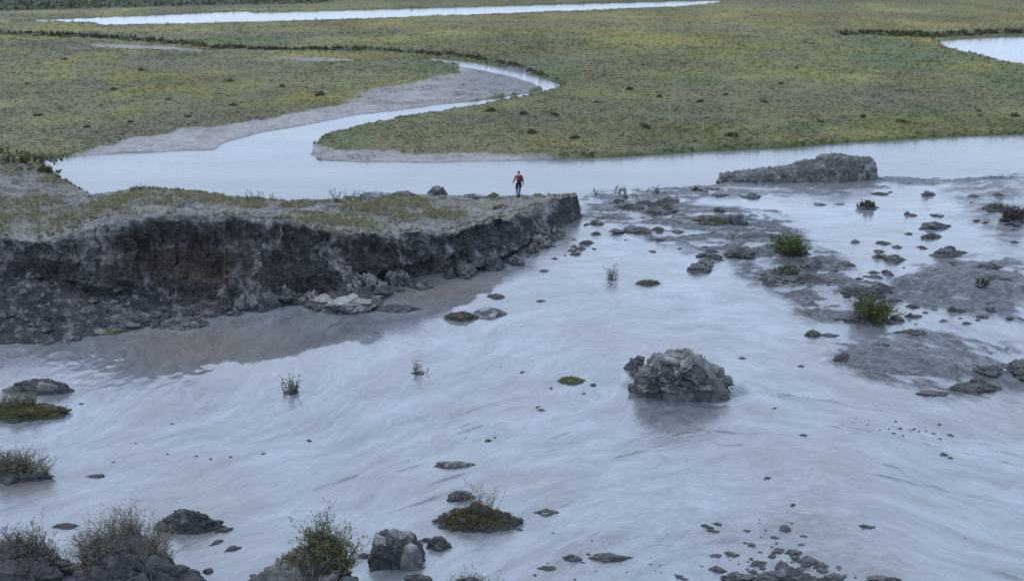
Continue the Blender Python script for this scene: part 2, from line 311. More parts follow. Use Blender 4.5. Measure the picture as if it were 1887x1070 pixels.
def mud_height(x, y):
    d = sdf(x, y, MUDEDGE) + .8 * fbm(x, y, f=.35, o=3, seed=41)
    z = .28 + .035 * fbm(x, y, f=.22, o=3, seed=42)
    px, py = photo(x, y, .3)
    rg = np.zeros_like(x)
    for q, s in ROUGH: rg = np.maximum(rg, sstep(-.7, .7, sdf(x, y, q) + 1.0 * fbm(x, y, f=.6, o=3, seed=43)) * s)
    fuv = flow_uv(x, y)
    st = fbm(fuv[:, 0], fuv[:, 1], f=1.0, o=1, seed=0) * 0 + fbm(fuv[:, 0] * .45, fuv[:, 1] * 1.7, f=1, o=5, seed=44, g=.62)
    ripple = fbm(fuv[:, 0] * .2, fuv[:, 1] * .8, f=1, o=3, seed=45)
    rag = sstep(-.12, .12, st + .5 * fbm(x, y, f=.9, o=3, seed=48) + .12)
    z = z + rg * (.16 * rag * (.4 + .6 * np.abs(st)) + .16 * fbm(x, y, f=3, o=4, seed=46) * rag) + .016 * ripple; rg = rg * (.15 + .85 * rag)
    for mx_, my_, rx, ry, h in MOUNDS:
        c = P3(mx_, my_, .3); q = ((x - c[0]) / rx) ** 2 + ((y - c[1]) / ry) ** 2 + .35 * fbm(x, y, f=.7, o=3, seed=47)
        z = z + h * np.where(h in (.26, .36), sstep(1.4, .6, q) * (.75 + .25 * np.exp(-q)), np.exp(-q * 1.2)) + .035 * np.sin(np.clip(q, 0, 4) * 9) * np.exp(-q) * (h > .2)
        if h in (.26, .36): rg = np.maximum(rg, sstep(1.35, 1.1, q) * (.74 + .26 * sstep(.2, .8, np.sin(q * 17 + 4 * fbm(x, y, f=.5, o=3, seed=49)))) + .0 * rag)
    thin = .7 * sstep(.34, .6, fbm(fuv[:, 0] * .5 + 40, fuv[:, 1] * 2.6, f=1, o=5, seed=52, g=.62)) * sstep(0, .35, fbm(x, y, f=.14, o=3, seed=53)); rg = np.maximum(rg, thin * .75); z = z + .03 * thin
    c = P3(1248, 700, .3); q = np.hypot((x - c[0]) / 1.15, y - c[1] - .55) + .35 * fbm(x, y, f=.9, o=3, seed=54); fr_ = sstep(.6, -1.2, y - c[1]); z = z + .025 * np.sin(q * 13) * sstep(1.9, 2.2, q) * sstep(3.3, 2.4, q) * fr_; rg = np.maximum(rg, .6 * sstep(.5, .1, np.abs(q - 2.2)) * fr_)
    k = sstep(-1.2, .6, d)
    return z * k - .6 * (1 - k), rg
mz, rg = mud_height(MX, MY_)
px, py = photo(MX, MY_, .3)
calm = np.exp(-(((px - 430) / 260) ** 2 + ((py - 640) / 55) ** 2)) + np.exp(-(((px - 760) / 170) ** 2 + ((py - 535) / 35) ** 2))
calm = np.clip(calm * 2.2 + np.exp(-(((px - 1580) / 130) ** 2 + ((py - 387) / 18) ** 2)) + .35 * sstep(.1, .5, fbm(MX, MY_, f=.12, o=2, seed=50)), 0, 1)
brown = np.clip(np.exp(-(((px - 380) / 220) ** 2 + ((py - 640) / 55) ** 2)) + np.exp(-(((px - 780) / 160) ** 2 + ((py - 530) / 40) ** 2)) + .8 * np.exp(-(((px - 60) / 90) ** 2 + ((py - 900) / 22) ** 2)) + .7 * np.exp(-(((px - 400) / 50) ** 2 + ((py - 1000) / 50) ** 2)), 0, 1)  # brown tint; its large patches paint the cliff's reflection into the mud
M_mud = mat_mud()
o = obj('mud', mesh('mud', np.stack([MX, MY_, mz], -1), grid_faces(*MY.shape)[:, ::-1], M_mud, msk=np.stack([rg, brown, calm], -1), uv=flow_uv(MX, MY_))); tag(o, kind='structure')
def mudz(x, y):
    z, _ = mud_height(np.array([float(x)]), np.array([float(y)])); return float(z[0])

# ------------------------------------------------------------------ the slumped bank with its cliff
# stations: back crest, front lip, cliff foot, toe of the fallen earth (photo x, photo y, height)
ST = [((-500,240,1.6),(-500,450,3.8),(-500,560,2.2),(-520,700,.2)),
      ((-200,262,1.4),(-160,445,3.7),(-170,530,2.0),(-200,665,.2)),
      ((0,285,1.0),(0,436,3.7),(0,512,2.0),(0,640,.2)),
      ((60,305,1.0),(60,441,3.6),(70,516,1.9),(70,640,.2)),
      ((110,332,1.0),(140,432,3.8),(150,520,1.6),(150,634,.2)),
      ((170,358,1.1),(182,406,4.4),(205,535,1.3),(215,620,.2)),
      ((250,348,1.5),(300,402,4.35),(300,548,.9),(290,608,.2)),
      ((330,352,1.5),(380,394,4.35),(385,552,.7),(360,604,.2)),
      ((430,362,1.5),(470,402,4.1),(465,556,.5),(450,585,.2)),
      ((520,370,1.4),(560,418,3.6),(560,545,.4),(560,562,.2)),
      ((620,370,1.5),(640,431,3.2),(650,530,.3),(650,545,.2)),
      ((700,358,1.5),(755,429,2.9),(750,512,.3),(755,522,.2)),
      ((800,358,1.4),(860,417,2.45),(870,490,.3),(880,500,.2)),
      ((880,362,1.3),(935,399,2.2),(950,464,.3),(965,474,.2)),
      ((960,361,1.2),(1000,376,1.95),(1012,432,.3),(1025,440,.2)),
      ((1062,357,1.25),(1064,361,1.7),(1068,402,.3),(1085,406,.2)),
      ((1074,357,.5),(1072,362,.5),(1075,403,.2),(1090,407,.1)),
      ((1110,352,-.3),(1110,358,-.3),(1100,405,.0),(1110,412,-.1))]
A = np.array([[P3(*q) for q in s] for s in ST])       # stations x 4 x 3
cum = np.array([(s[1][0] + s[2][0]) / 2 for s in ST], float)
NU = 1100; uu = np.concatenate([np.linspace(-500, -40, 120), np.linspace(-38, 1060, 920), np.linspace(1062, 1105, 60)]); NU = len(uu)
def lines(k):
    return np.stack([np.interp(uu, cum, A[:, k, i]) for i in range(3)], -1)
for k_, dx_, zz_ in ((-2, .25, (.35, .45, .2, .1)), (-1, .7, (-.5, -.5, -.5, -.5))):
    A[k_] = A[-3] if k_ == -2 else A[-2]; A[k_, :, 0] += dx_; A[k_, :, 2] = zz_
Lb, Lt, Lf, Lo = lines(0), lines(1), lines(2), lines(3)
jx = Lt[:, 0]
endk = sstep(1066, 1050, uu)
Lt[:, 1] += (.55 * fbm(jx, jx * 0 + 3, f=.8, o=5, seed=61, g=.62)) * (.25 + .75 * endk); Lt[:, 2] += .30 * fbm(jx, jx * 0, f=1.0, o=5, seed=62, g=.65) * endk
Lb[:, 2] += .14 * fbm(jx, jx * 0 + 9, f=.8, o=4, seed=63) * endk
W0 = Lb + np.array([0, 3.0, 0]); W0[:, 2] = -.6
left = sstep(185, 120, uu)[:, None]; W0 = W0 * (1 - left) + (Lb + np.array([.5, 1.8, -2.0])) * left
segs = []; tagv = []
def seg(a, b, n, t, bow=0.0, pw=1.0):
    for k in range(n):
        f = (k / n) ** pw; q = a * (1 - f) + b * f; q = q.copy(); q[:, 2] += bow * 4 * f * (1 - f); segs.append(q); tagv.append(t + f)
seg(W0, Lb, 8, 0); seg(Lb, Lt, 110, 1, -.12); seg(Lt, Lf, 150, 2, -.15); seg(Lf, Lo, 90, 3, -.12); Lz = Lo.copy(); Lz[:, 2] -= .4; Lz[:, 1] -= .4; seg(Lo, Lz, 3, 4); segs.append(Lz); tagv.append(5)
BK = np.array(segs); NV = len(BK); tv = np.array(tagv)[:, None] * np.ones((1, NU)); U = np.ones((NV, 1)) * uu[None]
def gnorm(G):
    du = np.gradient(G, axis=1); dv = np.gradient(G, axis=0); n = np.cross(du, dv); n /= np.linalg.norm(n, axis=-1, keepdims=True) + 1e-9
    return n * np.where(n[..., 2:3] < 0, -1, 1) if False else n
nn = gnorm(BK)
if nn[60, 500, 2] < 0: nn = -nn
X, Y, Z = BK[..., 0], BK[..., 1], BK[..., 2]
top = sstep(2.05, 1.95, tv) * sstep(.8, 1.1, tv); cl = sstep(1.97, 2.1, tv) * sstep(3.1, 2.9, tv); ta = sstep(2.8, 3.15, tv) * sstep(4.4, 3.8, tv)
def cells(x, y, z, f, seed):
    """nearest jittered cell in 3-D: returns F2-F1 and the cell's own value"""
    x, y, z = x * f, y * f, z * f; ix, iy, iz = np.floor(x), np.floor(y), np.floor(z)
    f1 = np.full(x.shape, 9.); f2 = f1.copy(); v = np.zeros(x.shape)
    for a in (-1, 0, 1):
        for b in (-1, 0, 1):
            for c in (-1, 0, 1):
                jx_, jy_, jz_ = ix + a, iy + b, iz + c
                ox = jx_ + .5 + .45 * _h(jx_, jy_, jz_, seed); oy = jy_ + .5 + .45 * _h(jx_, jy_, jz_, seed + 1); oz = jz_ + .5 + .45 * _h(jx_, jy_, jz_, seed + 2)
                d = np.sqrt((x - ox) ** 2 + (y - oy) ** 2 + (z - oz) ** 2); hv = _h(jx_, jy_, jz_, seed + 5)
                n1 = d < f1; f2 = np.where(n1, f1, np.minimum(f2, d)); v = np.where(n1, hv, v); f1 = np.where(n1, d, f1)
    return f2 - f1, v
wx, wy, wz = X + .3 * fbm(X, Y, Z, f=1.1, o=2, seed=70), Y, Z + .3 * fbm(X, Y, Z, f=1.1, o=2, seed=71)
wx = wx + .5 * fbm(X, Y, Z, f=2.2, o=3, seed=73); wz = wz + .4 * fbm(X, Y, Z, f=2.2, o=3, seed=74)
e1, v1 = cells(wx, wy, wz * .8, .9, 72); e2, v2 = cells(wx, wy, wz, 3.4, 75)
gul = fbm(X * 1.6, Y * 1.6, Z * .35, f=1, o=4, seed=78)
amp = sstep(1075, 950, U) * .6 + .4
rdg = 1 - 2 * np.abs(fbm(X, Y, Z * .6, f=1.0, o=5, seed=89, g=.6)); fine_ = fbm(X, Y, Z, f=4, o=5, seed=88, g=.7)
dc = (.16 * v1 * sstep(0, .5, e1) + .07 * v2 * sstep(0, .5, e2) + .34 * gul + .62 * fbm(X, Y, Z * .7, f=.55, o=7, seed=79, g=.58) + .28 * (rdg - .4) + .26 * fine_) * amp
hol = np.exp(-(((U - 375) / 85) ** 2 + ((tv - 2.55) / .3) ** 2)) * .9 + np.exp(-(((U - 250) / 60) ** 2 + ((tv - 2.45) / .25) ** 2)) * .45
lip = sstep(2.0, 2.12, tv) * sstep(2.45, 2.2, tv)
led = np.sin((Z + .5 * fbm(X, Y, f=.5, o=3, seed=92)) * 5.2); dc = dc - hol - .12 * lip * amp + .10 * led * amp + .5 * sstep(.1, .5, fbm(X, Y, f=.35, o=2, seed=93)) * sstep(2.3, 2.75, tv)
dt = .14 * v1 * sstep(0, .5, e1) + .10 * v2 * sstep(0, .4, e2) + .34 * fbm(X, Y, Z, f=.9, o=6, seed=81, g=.62) + .10 * fine_
pxb, pyb = photo(X, Y, Z)
GR = [(60,395,80,26),(120,405,60,16),(330,358,90,12),(270,372,60,10),(250,365,40,10),(20,300,90,22),(10,400,40,30),(440,375,45,10),(580,405,50,13),(690,390,45,16),(780,385,45,14),(690,415,50,12),(740,365,60,8),(860,378,25,5),(900,355,16,6),(640,365,80,6),(110,330,30,16),(700,372,110,9),(480,372,50,9),(540,380,30,8),(820,400,30,8),(640,398,28,8),(200,385,50,16),(400,368,50,7),(760,402,40,8),(600,412,40,6),(950,372,20,4),(1010,362,20,3)]
n1 = fbm(X, Y, f=.7, o=4, seed=90); n2 = fbm(X, Y, Z, f=2.5, o=4, seed=91); gk = np.zeros_like(X)
for a, b, c, d in GR: gk = np.maximum(gk, sstep(1.6, .3, ((pxb - a) / c) ** 2 + ((pyb - b) / d) ** 2 + n1 * 3.6 + n2 * 2.0 + .62))
gk = gk * top; gk0 = gk
dtop = .14 * gk0 + .13 * fbm(X, Y, f=3.5, o=4, seed=86, g=.6) + .10 * v1 * sstep(0, .5, e1) + .14 * fbm(X, Y, f=.5, o=3, seed=82) + .10 * np.abs(fbm(X, Y, f=1.6, o=4, seed=83)) + .05 * v2 * sstep(0, .3, e2) * sstep(-.1, .3, fbm(X, Y, f=.4, o=2, seed=84))
BK = BK + nn * (dc * cl + dt * ta)[..., None]; BK[..., 2] += dtop * top
# colours
pxb, pyb = photo(BK[..., 0], BK[..., 1], BK[..., 2])
soil = mix(np.array([.20, .193, .185]), np.array([.09, .088, .082]), sstep(-.15, .4, n2)); soil = mix(soil, np.array([.16,.155,.12]), sstep(0,.4,n1))
soil = mix(soil, np.array([.125, .125, .07]), gk * .8); soil = mix(soil, np.array([.07, .068, .06]), sstep(.25, .5, fbm(X, Y, f=1.8, o=4, seed=94)) * .7)
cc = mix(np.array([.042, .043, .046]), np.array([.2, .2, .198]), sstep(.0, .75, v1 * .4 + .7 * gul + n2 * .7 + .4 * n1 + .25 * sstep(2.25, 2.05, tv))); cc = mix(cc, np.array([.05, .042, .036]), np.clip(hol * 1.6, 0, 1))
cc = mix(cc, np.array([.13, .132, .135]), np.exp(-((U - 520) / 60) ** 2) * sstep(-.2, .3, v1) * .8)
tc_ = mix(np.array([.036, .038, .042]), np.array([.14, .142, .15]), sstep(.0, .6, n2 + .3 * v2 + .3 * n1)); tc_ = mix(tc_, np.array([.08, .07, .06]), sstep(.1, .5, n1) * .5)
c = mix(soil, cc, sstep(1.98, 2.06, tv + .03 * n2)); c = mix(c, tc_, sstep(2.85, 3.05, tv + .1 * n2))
bankcol = np.clip(c, .01, .8)
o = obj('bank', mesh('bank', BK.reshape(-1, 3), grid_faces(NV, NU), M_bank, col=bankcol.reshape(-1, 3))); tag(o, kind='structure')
from mathutils.bvhtree import BVHTree
def onbank(px_, py_):
    i = np.argmin((pxb - px_) ** 2 + (pyb - py_) ** 2 + 1e6 * (tv < 1)); i = np.unravel_index(i, pxb.shape); return BK[i]

# ------------------------------------------------------------------ vegetation by the handful
def tuft_protos(n, blades, seed, wid=.16, spread=.55, up=1.0):
    r = np.random.RandomState(seed); out = []
    for _ in range(n):
        V = []
        for b in range(blades):
            a = r.uniform(0, 6.283); rr = spread * math.sqrt(r.uniform(0, 1)); cx, cy = rr * math.cos(a), rr * math.sin(a)
            b2 = r.uniform(0, 6.283); wx_, wy_ = math.cos(b2) * wid * r.uniform(.6, 1.3), math.sin(b2) * wid * r.uniform(.6, 1.3)
            h = up * r.uniform(.45, 1) * (1.15 - .6 * rr / spread); lx, ly = cx * (1 + r.uniform(0, .8)) + r.normal(0, .1), cy * (1 + r.uniform(0, .8)) + r.normal(0, .1)
            V += [(cx - wx_, cy - wy_, -.1), (cx + wx_, cy + wy_, -.1), (lx, ly, h)]
        out.append(np.array(V))
    return out
def scatter(name, pos, size, hgt, col, protos, mat, jitter=.18, parent=None):
    """one mesh of many tufts; pos n x 3"""
    n = len(pos); k = RS.randint(0, len(protos), n); a = RS.uniform(0, 6.283, n); Vs = []; Cs = []
    nb = len(protos[0]); pr = np.array(protos)[k]; ca, sa = np.cos(a)[:, None], np.sin(a)[:, None]; sz = size[:, None]
    V = np.stack([(pr[..., 0] * ca - pr[..., 1] * sa) * sz, (pr[..., 0] * sa + pr[..., 1] * ca) * sz, pr[..., 2] * hgt[:, None]], -1) + pos[:, None, :]
    cj = RS.uniform(1 - jitter * 2, 1 + jitter * 2, (n, nb // 3)).repeat(3, 1)[..., None]
    C = np.clip(col[:, None, :] * cj, .008, .9)
    F = np.arange(n * nb).reshape(-1, 3)
    return obj(name, mesh(name, V.reshape(-1, 3), F, mat, col=C.reshape(-1, 3), smooth=False), parent)
PR = tuft_protos(8, 9, 5)
# plain cover
n = 135000
dep = np.radians(RS.uniform(2.75, 15.6, n)); yy = (CH - .3) / np.tan(dep); xx = RS.uniform(-.72, .72, n) * (yy + 4)
dr, bar, cut, band = plain_fields(xx, yy); zz = plain_height(xx, yy, dr, bar, cut)
n2_ = fbm(xx, yy, f=.5, o=3, seed=22)
keep = (zz > .1) & (dr < -.35) & ((bar + .9 * n2_ < .05) | (RS.uniform(0, 1, n) < .02 + .6 * (n2_ > .12) * (photo(xx, yy, .2)[0] > 600))) 
pl = fbm(xx, yy, f=.35, o=3, seed=101); keep &= RS.uniform(0, 1, n) < .35 + .65 * sstep(-.4, .3, pl)
xx, yy, zz, dr, bar, cut, band = [q[keep] for q in (xx, yy, zz, dr, bar, cut, band)]; n = len(xx)
cb = plain_colour(xx, yy, dr, bar, cut, band); clump = fbm(xx, yy, f=.42, o=3, seed=111); bright = (RS.uniform(.75, 1.3, n) * (1 + .75 * clump))[:, None]; cb = mix(cb, np.array([.16, .155, .05]), sstep(.15, .6, clump) * .5 * (bar < -.5))
cb = cb * bright * 1.12; edge = sstep(-1.4, -.4, dr); ck = sstep(-.5, .5, cut); bk = sstep(-3, 4, band)
sz = RS.uniform(.09, .27, n) * np.clip(yy / 85, .8, 2.2) * (1 + .4 * edge + .6 * ck + .8 * bk); hg = RS.uniform(.07, .24, n) * (1 + .8 * clump) * (1 + 1.2 * edge + 2.2 * ck + 3 * bk) * np.clip(yy / 110, .9, 1.6)
cb = cb * (1 - .25 * (np.maximum(edge, ck)))[:, None]
o = scatter('tundra_scrub', np.stack([xx, yy, zz], -1), sz, hg, cb, PR, M_leaf); tag(o, kind='stuff'); tag(o, 'low olive and grey-green scrub covering the flood plain', 'scrub')
# grass on the bank
lipi = np.argmin(np.abs(tv[:, 0] - 1.985)); lu = RS.randint(0, NU, 1100); lu = lu[fbm(uu[lu] * .02, uu[lu] * 0, f=1, o=3, seed=95) > -.15]
sel = np.argwhere(gk > .12); pr_ = gk[sel[:, 0], sel[:, 1]]; pr_ = pr_ / pr_.sum(); sel = sel[RS.choice(len(sel), 9000, p=pr_)]
pp = BK[sel[:, 0], sel[:, 1]] + RS.normal(0, .03, (9000, 3)) * np.array([1, 1, 0]); g_ = gk[sel[:, 0], sel[:, 1]]
cb = mix(np.array([.21, .20, .135]), np.array([.25, .235, .11]), RS.uniform(0, 1, 9000)) * RS.uniform(.6, 1.3, 9000)[:, None]
lp = BK[lipi - RS.randint(0, 6, len(lu)), lu]; pp = np.vstack([pp, lp]); cb = np.vstack([cb, mix(np.array([.15, .14, .10]), np.array([.10, .10, .06]), RS.uniform(0, 1, len(lu)))])
o = scatter('bank_grass', pp, RS.uniform(.05, .15, len(pp)), RS.uniform(.08, .26, len(pp)), cb, tuft_protos(6, 7, 9, wid=.2), M_leaf); tag(o, 'pale green grass growing in patches on top of the eroded bank', 'grass', kind='stuff')

# ------------------------------------------------------------------ clods
import bmesh
ICO = {}
def ico(s):
    if s not in ICO:
        bm = bmesh.new(); bmesh.ops.create_icosphere(bm, subdivisions=s, radius=1)
        V = np.array([v.co[:] for v in bm.verts]); F = np.array([[v.index for v in f.verts] for f in bm.faces]); bm.free(); ICO[s] = (V, F)
    return ICO[s]
def clod_mesh(name, w, d, h, seed, block=.19, fine=.13, nseed=26, sub=5, dark=(.028, .030, .033), light=(.15, .15, .148), lightk=.35, flat=.6, squareness=.5, terrace=0, taper=.12):
    """a broken lump of earth: blocks, cracks, crumbly surface; w x d x h metres, origin on the mud"""
    r = np.random.RandomState(seed); V, F = ico(sub); V = V.copy()
    q = np.abs(V) ** (1 + squareness); q = np.sign(V) * np.abs(V) / (np.sum(q, 1) ** (1 / (1 + squareness)))[:, None] if squareness else V
    lob = 1 + .22 * fbm(V[:, 0], V[:, 1], V[:, 2] * .5, f=1.3, o=2, seed=seed)
    seeds = r.normal(0, 1, (nseed, 3)); seeds /= np.linalg.norm(seeds, axis=1)[:, None]; val = r.uniform(-1, 1, nseed)
    Vw = V + .12 * np.stack([fbm(V[:, 0], V[:, 1], V[:, 2], f=3, o=2, seed=seed + i) for i in range(3)], -1)
    D = np.linalg.norm(Vw[:, None, :] - seeds[None], axis=2); idx = np.argsort(D, 1)[:, :2]; f1 = np.take_along_axis(D, idx, 1); e = f1[:, 1] - f1[:, 0]; v = val[idx[:, 0]]
    ev, vv = cells(V[:, 0] + seed, V[:, 1], V[:, 2], 4.5, seed)
    fn = fbm(V[:, 0], V[:, 1], V[:, 2], f=3.5, o=5, seed=seed + 7, g=.6)
    rad = lob + block * (v * sstep(0, .12, e) - .55 * sstep(.09, 0, e)) + fine * (vv * sstep(0, .45, ev) - .35 * sstep(.12, 0, ev)) + fine * 1.3 * fn + fine * .7 * fbm(V[:, 0], V[:, 1], V[:, 2], f=9, o=3, seed=seed + 9, g=.7)
    q = q * rad[:, None]
    z = q[:, 2]; z = np.where(z > 0, z ** (1 - .35 * flat) if False else np.sign(z) * np.abs(z) ** (1 - .3 * flat), z * .35)
    if terrace:
        tz = (z + .06 * fbm(V[:, 0], V[:, 1], f=2, o=2, seed=seed + 3)) / terrace; fl = np.floor(tz); fr = tz - fl; z = np.where(z > 0, (fl + sstep(.55, .95, fr)) * terrace * .75 + z * .25, z); q[:, :2] *= (1 + .12 * (fr - .5) + .1 * vn(fl * 3.1, V[:, 0] * 1.5, V[:, 1] * 1.5, seed))[:, None]
    P = np.stack([q[:, 0] * w / 2, q[:, 1] * d / 2, z * h * .92], -1)
    ft = 1 + taper - 1.9 * taper * np.clip(z, 0, 1.1); P[:, 0] *= ft; P[:, 1] *= ft; P[:, :2] *= (1 + .06 * sstep(.12, -.05, z) * (1 + fn))[:, None]
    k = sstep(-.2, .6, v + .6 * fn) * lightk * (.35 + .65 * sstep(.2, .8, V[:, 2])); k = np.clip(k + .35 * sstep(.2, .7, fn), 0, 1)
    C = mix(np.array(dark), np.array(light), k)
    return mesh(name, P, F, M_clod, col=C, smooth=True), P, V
GREENS = dict(moss=((.25, .255, .03), (.13, .14, .03)), turf=((.19, .165, .055), (.105, .10, .04)), drygrass=((.20, .19, .13), (.12, .12, .09)), green=((.10, .15, .045), (.055, .08, .03)))
def cover_pts(P, V, n, zmin=.35, xr=(-1, 1), yr=(-1, 1), seed=1):
    r = np.random.RandomState(seed); ok = np.argwhere((V[:, 2] > zmin) & (V[:, 0] >= xr[0]) & (V[:, 0] <= xr[1]) & (V[:, 1] >= yr[0]) & (V[:, 1] <= yr[1])).ravel()
    i = ok[r.randint(0, len(ok), n)]; return P[i]
PRB = tuft_protos(6, 7, 15, wid=.13, spread=.6)
def turf(parent, P, V, n, kind, size, hgt, name='turf', **kw):
    p = cover_pts(P, V, n, **kw); a, b = GREENS[kind]; c = mix(np.array(a), np.array(b), RS.uniform(0, 1, len(p))) * RS.uniform(.65, 1.3, len(p))[:, None]
    return scatter(name, p, RS.uniform(.5, 1.2, len(p)) * size, RS.uniform(.4, 1.2, len(p)) * hgt, c, PRB, M_leaf, parent=parent)
def shrub(parent, base, n, h, spread, leafcol, twigcol, leaves=8, tw=.008, lf=.03, name='branches', seed=0, lean=(0, 0)):
    """woody stems with side twigs, and small leaves; base m x 3 root points"""
    r = np.random.RandomState(seed); V = []; C = []; LV = []; LC = []
    def tube(a, b, ra, rb, col):
        d = b - a; d = d / (np.linalg.norm(d) + 1e-9); s = np.cross(d, [.3, .5, .8]); s /= np.linalg.norm(s) + 1e-9; t = np.cross(d, s)
        R3 = [(s * math.cos(q) + t * math.sin(q)) for q in (0, 2.094, 4.189)]
        for i in range(3):
            j = (i + 1) % 3; V.extend([a + R3[i] * ra, a + R3[j] * ra, b + R3[j] * rb, b + R3[i] * rb]); C.extend([col] * 4)
    for k in range(n):
        p = base[r.randint(len(base))].copy(); d = np.array([r.normal(0, spread) + lean[0], r.normal(0, spread) + lean[1], 1.0]); d /= np.linalg.norm(d); L = h * r.uniform(.45, 1.1); ra = tw * r.uniform(.8, 1.4)
        col = np.array(twigcol) * r.uniform(.6, 1.4)
        for sgi in range(3):
            d2 = d + r.normal(0, .18, 3); d2 /= np.linalg.norm(d2); q = p + d2 * L / 3; tube(p, q, ra, ra * .7, col)
            for _ in range(2):
                e = d2 + r.normal(0, .6, 3); e[2] = abs(e[2]); e /= np.linalg.norm(e); s0 = p + (q - p) * r.uniform(.2, 1); s1 = s0 + e * L * r.uniform(.15, .35); tube(s0, s1, ra * .55, ra * .3, col)
                for _ in range(leaves):
                    c_ = s0 + (s1 - s0) * r.uniform(.2, 1.1) + r.normal(0, lf * .5, 3); u = r.normal(0, 1, 3); u /= np.linalg.norm(u); v = np.cross(u, r.normal(0, 1, 3)); v /= np.linalg.norm(v) + 1e-9
                    s_ = lf * r.uniform(.6, 1.3); LV.extend([c_ - u * s_, c_ + v * s_ * .45, c_ + u * s_, c_ - v * s_ * .45]); LC.extend([np.array(leafcol) * r.uniform(.5, 1.5)] * 4)
            p = q; d = d2; ra *= .7
    o = obj(name, mesh(name, np.array(V), np.arange(len(V)).reshape(-1, 4), M_leaf, col=np.array(C), smooth=False), parent)
    if LV: obj('leaves', mesh('leaves', np.array(LV), np.arange(len(LV)).reshape(-1, 4), M_leaf, col=np.clip(np.array(LC), .01, .9), smooth=False), o if parent is None else parent)
    return o
SEED = [100]
def place_box(x0, x1, y0, y1, hr=.5, z=None, onb=False):
    """size and spot of a lump from its extent; y1 is where its near side meets the mud"""
    cx = (x0 + x1) / 2; zb = .28; b = P3(cx, y1, zb)
    if not onb: zb = mudz(b[0], b[1] + .3); b = P3(cx, y1, zb)
    if z is not None: zb = z; b = P3(cx, y1, zb)
    m = mpp(b[1], zb); dep = math.atan2(CH - zb, b[1]); W = (x1 - x0) * m; Vv = (y1 - y0) * m
    h = hr * Vv / math.cos(dep); D = min(max((Vv - h * math.cos(dep)) / math.sin(dep), W * .25), W * 1.3)
    return W, D, h, (b[0] * (1 + .5 * D / b[1]), b[1] + D / 2, zb - .04)
def clod(x0, x1, y0, y1, label, name='mud_clod', cat='mud clod', hr=.5, group=None, rot=0, z=None, **kw):
    SEED[0] += 13; W, D, h, loc = place_box(x0, x1, y0, y1, hr, z)
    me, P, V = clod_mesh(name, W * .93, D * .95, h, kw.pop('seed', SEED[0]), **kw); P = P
    o = obj(name, me, None, loc); tag(o, label, cat, group); return o, P, V, (W, D, h)
BR = (.13, .115, .10); GB = (.15, .145, .13)

# the big broken clod in the middle of the flow
o, P, V, dm = clod(1166, 1328, 630, 736, 'largest clod in the mudflow, blocky dark grey with pale slabs stacked on top', name='earth_clod', cat='earth clod', hr=.8, sub=6, block=.17, fine=.09, nseed=30, terrace=.24, taper=.2, lightk=.8, light=(.19, .19, .185), dark=(.04, .042, .046), squareness=.0, seed=5113)
o.location.z -= .09; r_ = np.random.RandomState(4)
for k in range(11):
    a = r_.uniform(0, 6.283); q = r_.uniform(.1, .85) ; me, _, _ = clod_mesh('chunk', r_.uniform(.7, 1.4), r_.uniform(.6, 1.0), r_.uniform(.14, .24), 900 + k, sub=5, nseed=22, squareness=1.4, lightk=.9, light=(.22, .215, .205), dark=(.04, .041, .044), block=.15, fine=.12, terrace=.5)
    c = obj('chunk', me, o, (math.cos(a) * q * dm[0] * .4, math.sin(a) * q * dm[1] * .36, dm[2] * (.98 - .85 * q ** 2.2) * .8)); c.rotation_euler = (r_.normal(0, .3), r_.normal(0, .35), r_.uniform(0, 6))
for k, (x_, y_, w_) in enumerate([(1163, 686, 26), (1178, 675, 24), (1172, 698, 22), (1331, 722, 14)]):
    W_ = w_ * mpp(32); me, _, _ = clod_mesh('earth_clod', W_, W_ * .9, W_ * .85, 940 + k, sub=4, nseed=16, block=.3)
    b = P3(x_, y_, .27); c = obj('earth_clod', me, None, (b[0], b[1] + W_ / 2, .27)); tag(c, ['dark lump at the left tip of the largest clod', 'dark upright lump leaning on the left flank of the largest clod', 'small dark lump at the lower left foot of the largest clod', 'little round lump at the right foot of the largest clod'][k], 'earth clod', 'lumps broken off the largest clod')

# foreground clods
o, P, V, dm = clod(795, 958, 905, 985, 'wide turf-topped clod with yellow-brown grass and tall pale stalks', hr=.5, sub=5, lightk=.3, squareness=.1, seed=311)
turf(o, P, V, 1500, 'turf', .085, .12, zmin=.12)
shrub(o, cover_pts(P, V, 60, zmin=.3, xr=(-.3, .7), yr=(.1, 1), seed=3), 42, .75, .25, (.19, .20, .14), (.2, .2, .16), leaves=3, tw=.006, lf=.022, name='stalks', seed=5, lean=(.25, .25))
o, P, V, dm = clod(820, 876, 893, 925, 'dark crumbly clod at the upper back edge of the wide turf-topped clod', hr=.5)
o, P, V, dm = clod(684, 783, 958, 1050, 'square steep-sided dark block with pale cracked top near the bottom edge', hr=.55, sub=6, squareness=2.2, block=.13, fine=.1, nseed=30, lightk=.9, light=(.26, .25, .25), flat=1, seed=97)
turf(o, P, V, 90, 'green', .05, .06, name='moss', zmin=.3, xr=(-1, -.3), yr=(.2, 1))
clod(785, 833, 978, 1014, 'small black clod between the square block and the turf-topped clod', hr=.6)
clod(770, 800, 984, 1000, 'tiny dark crumb touching the right side of the square block', hr=.5)
o, P, V, dm = clod(492, 690, 985, 1112, 'tall clod at the bottom edge crowned by a green-brown shrub and hanging roots', hr=.68, sub=6, block=.22, nseed=36, lightk=.7, light=(.22, .21, .2), seed=410, squareness=.6)
turf(o, P, V, 1000, 'turf', .07, .10, zmin=.55, xr=(-.8, .6)); turf(o, P, V, 220, 'moss', .07, .06, name='moss', zmin=.4, xr=(-.75, -.1), seed=8)
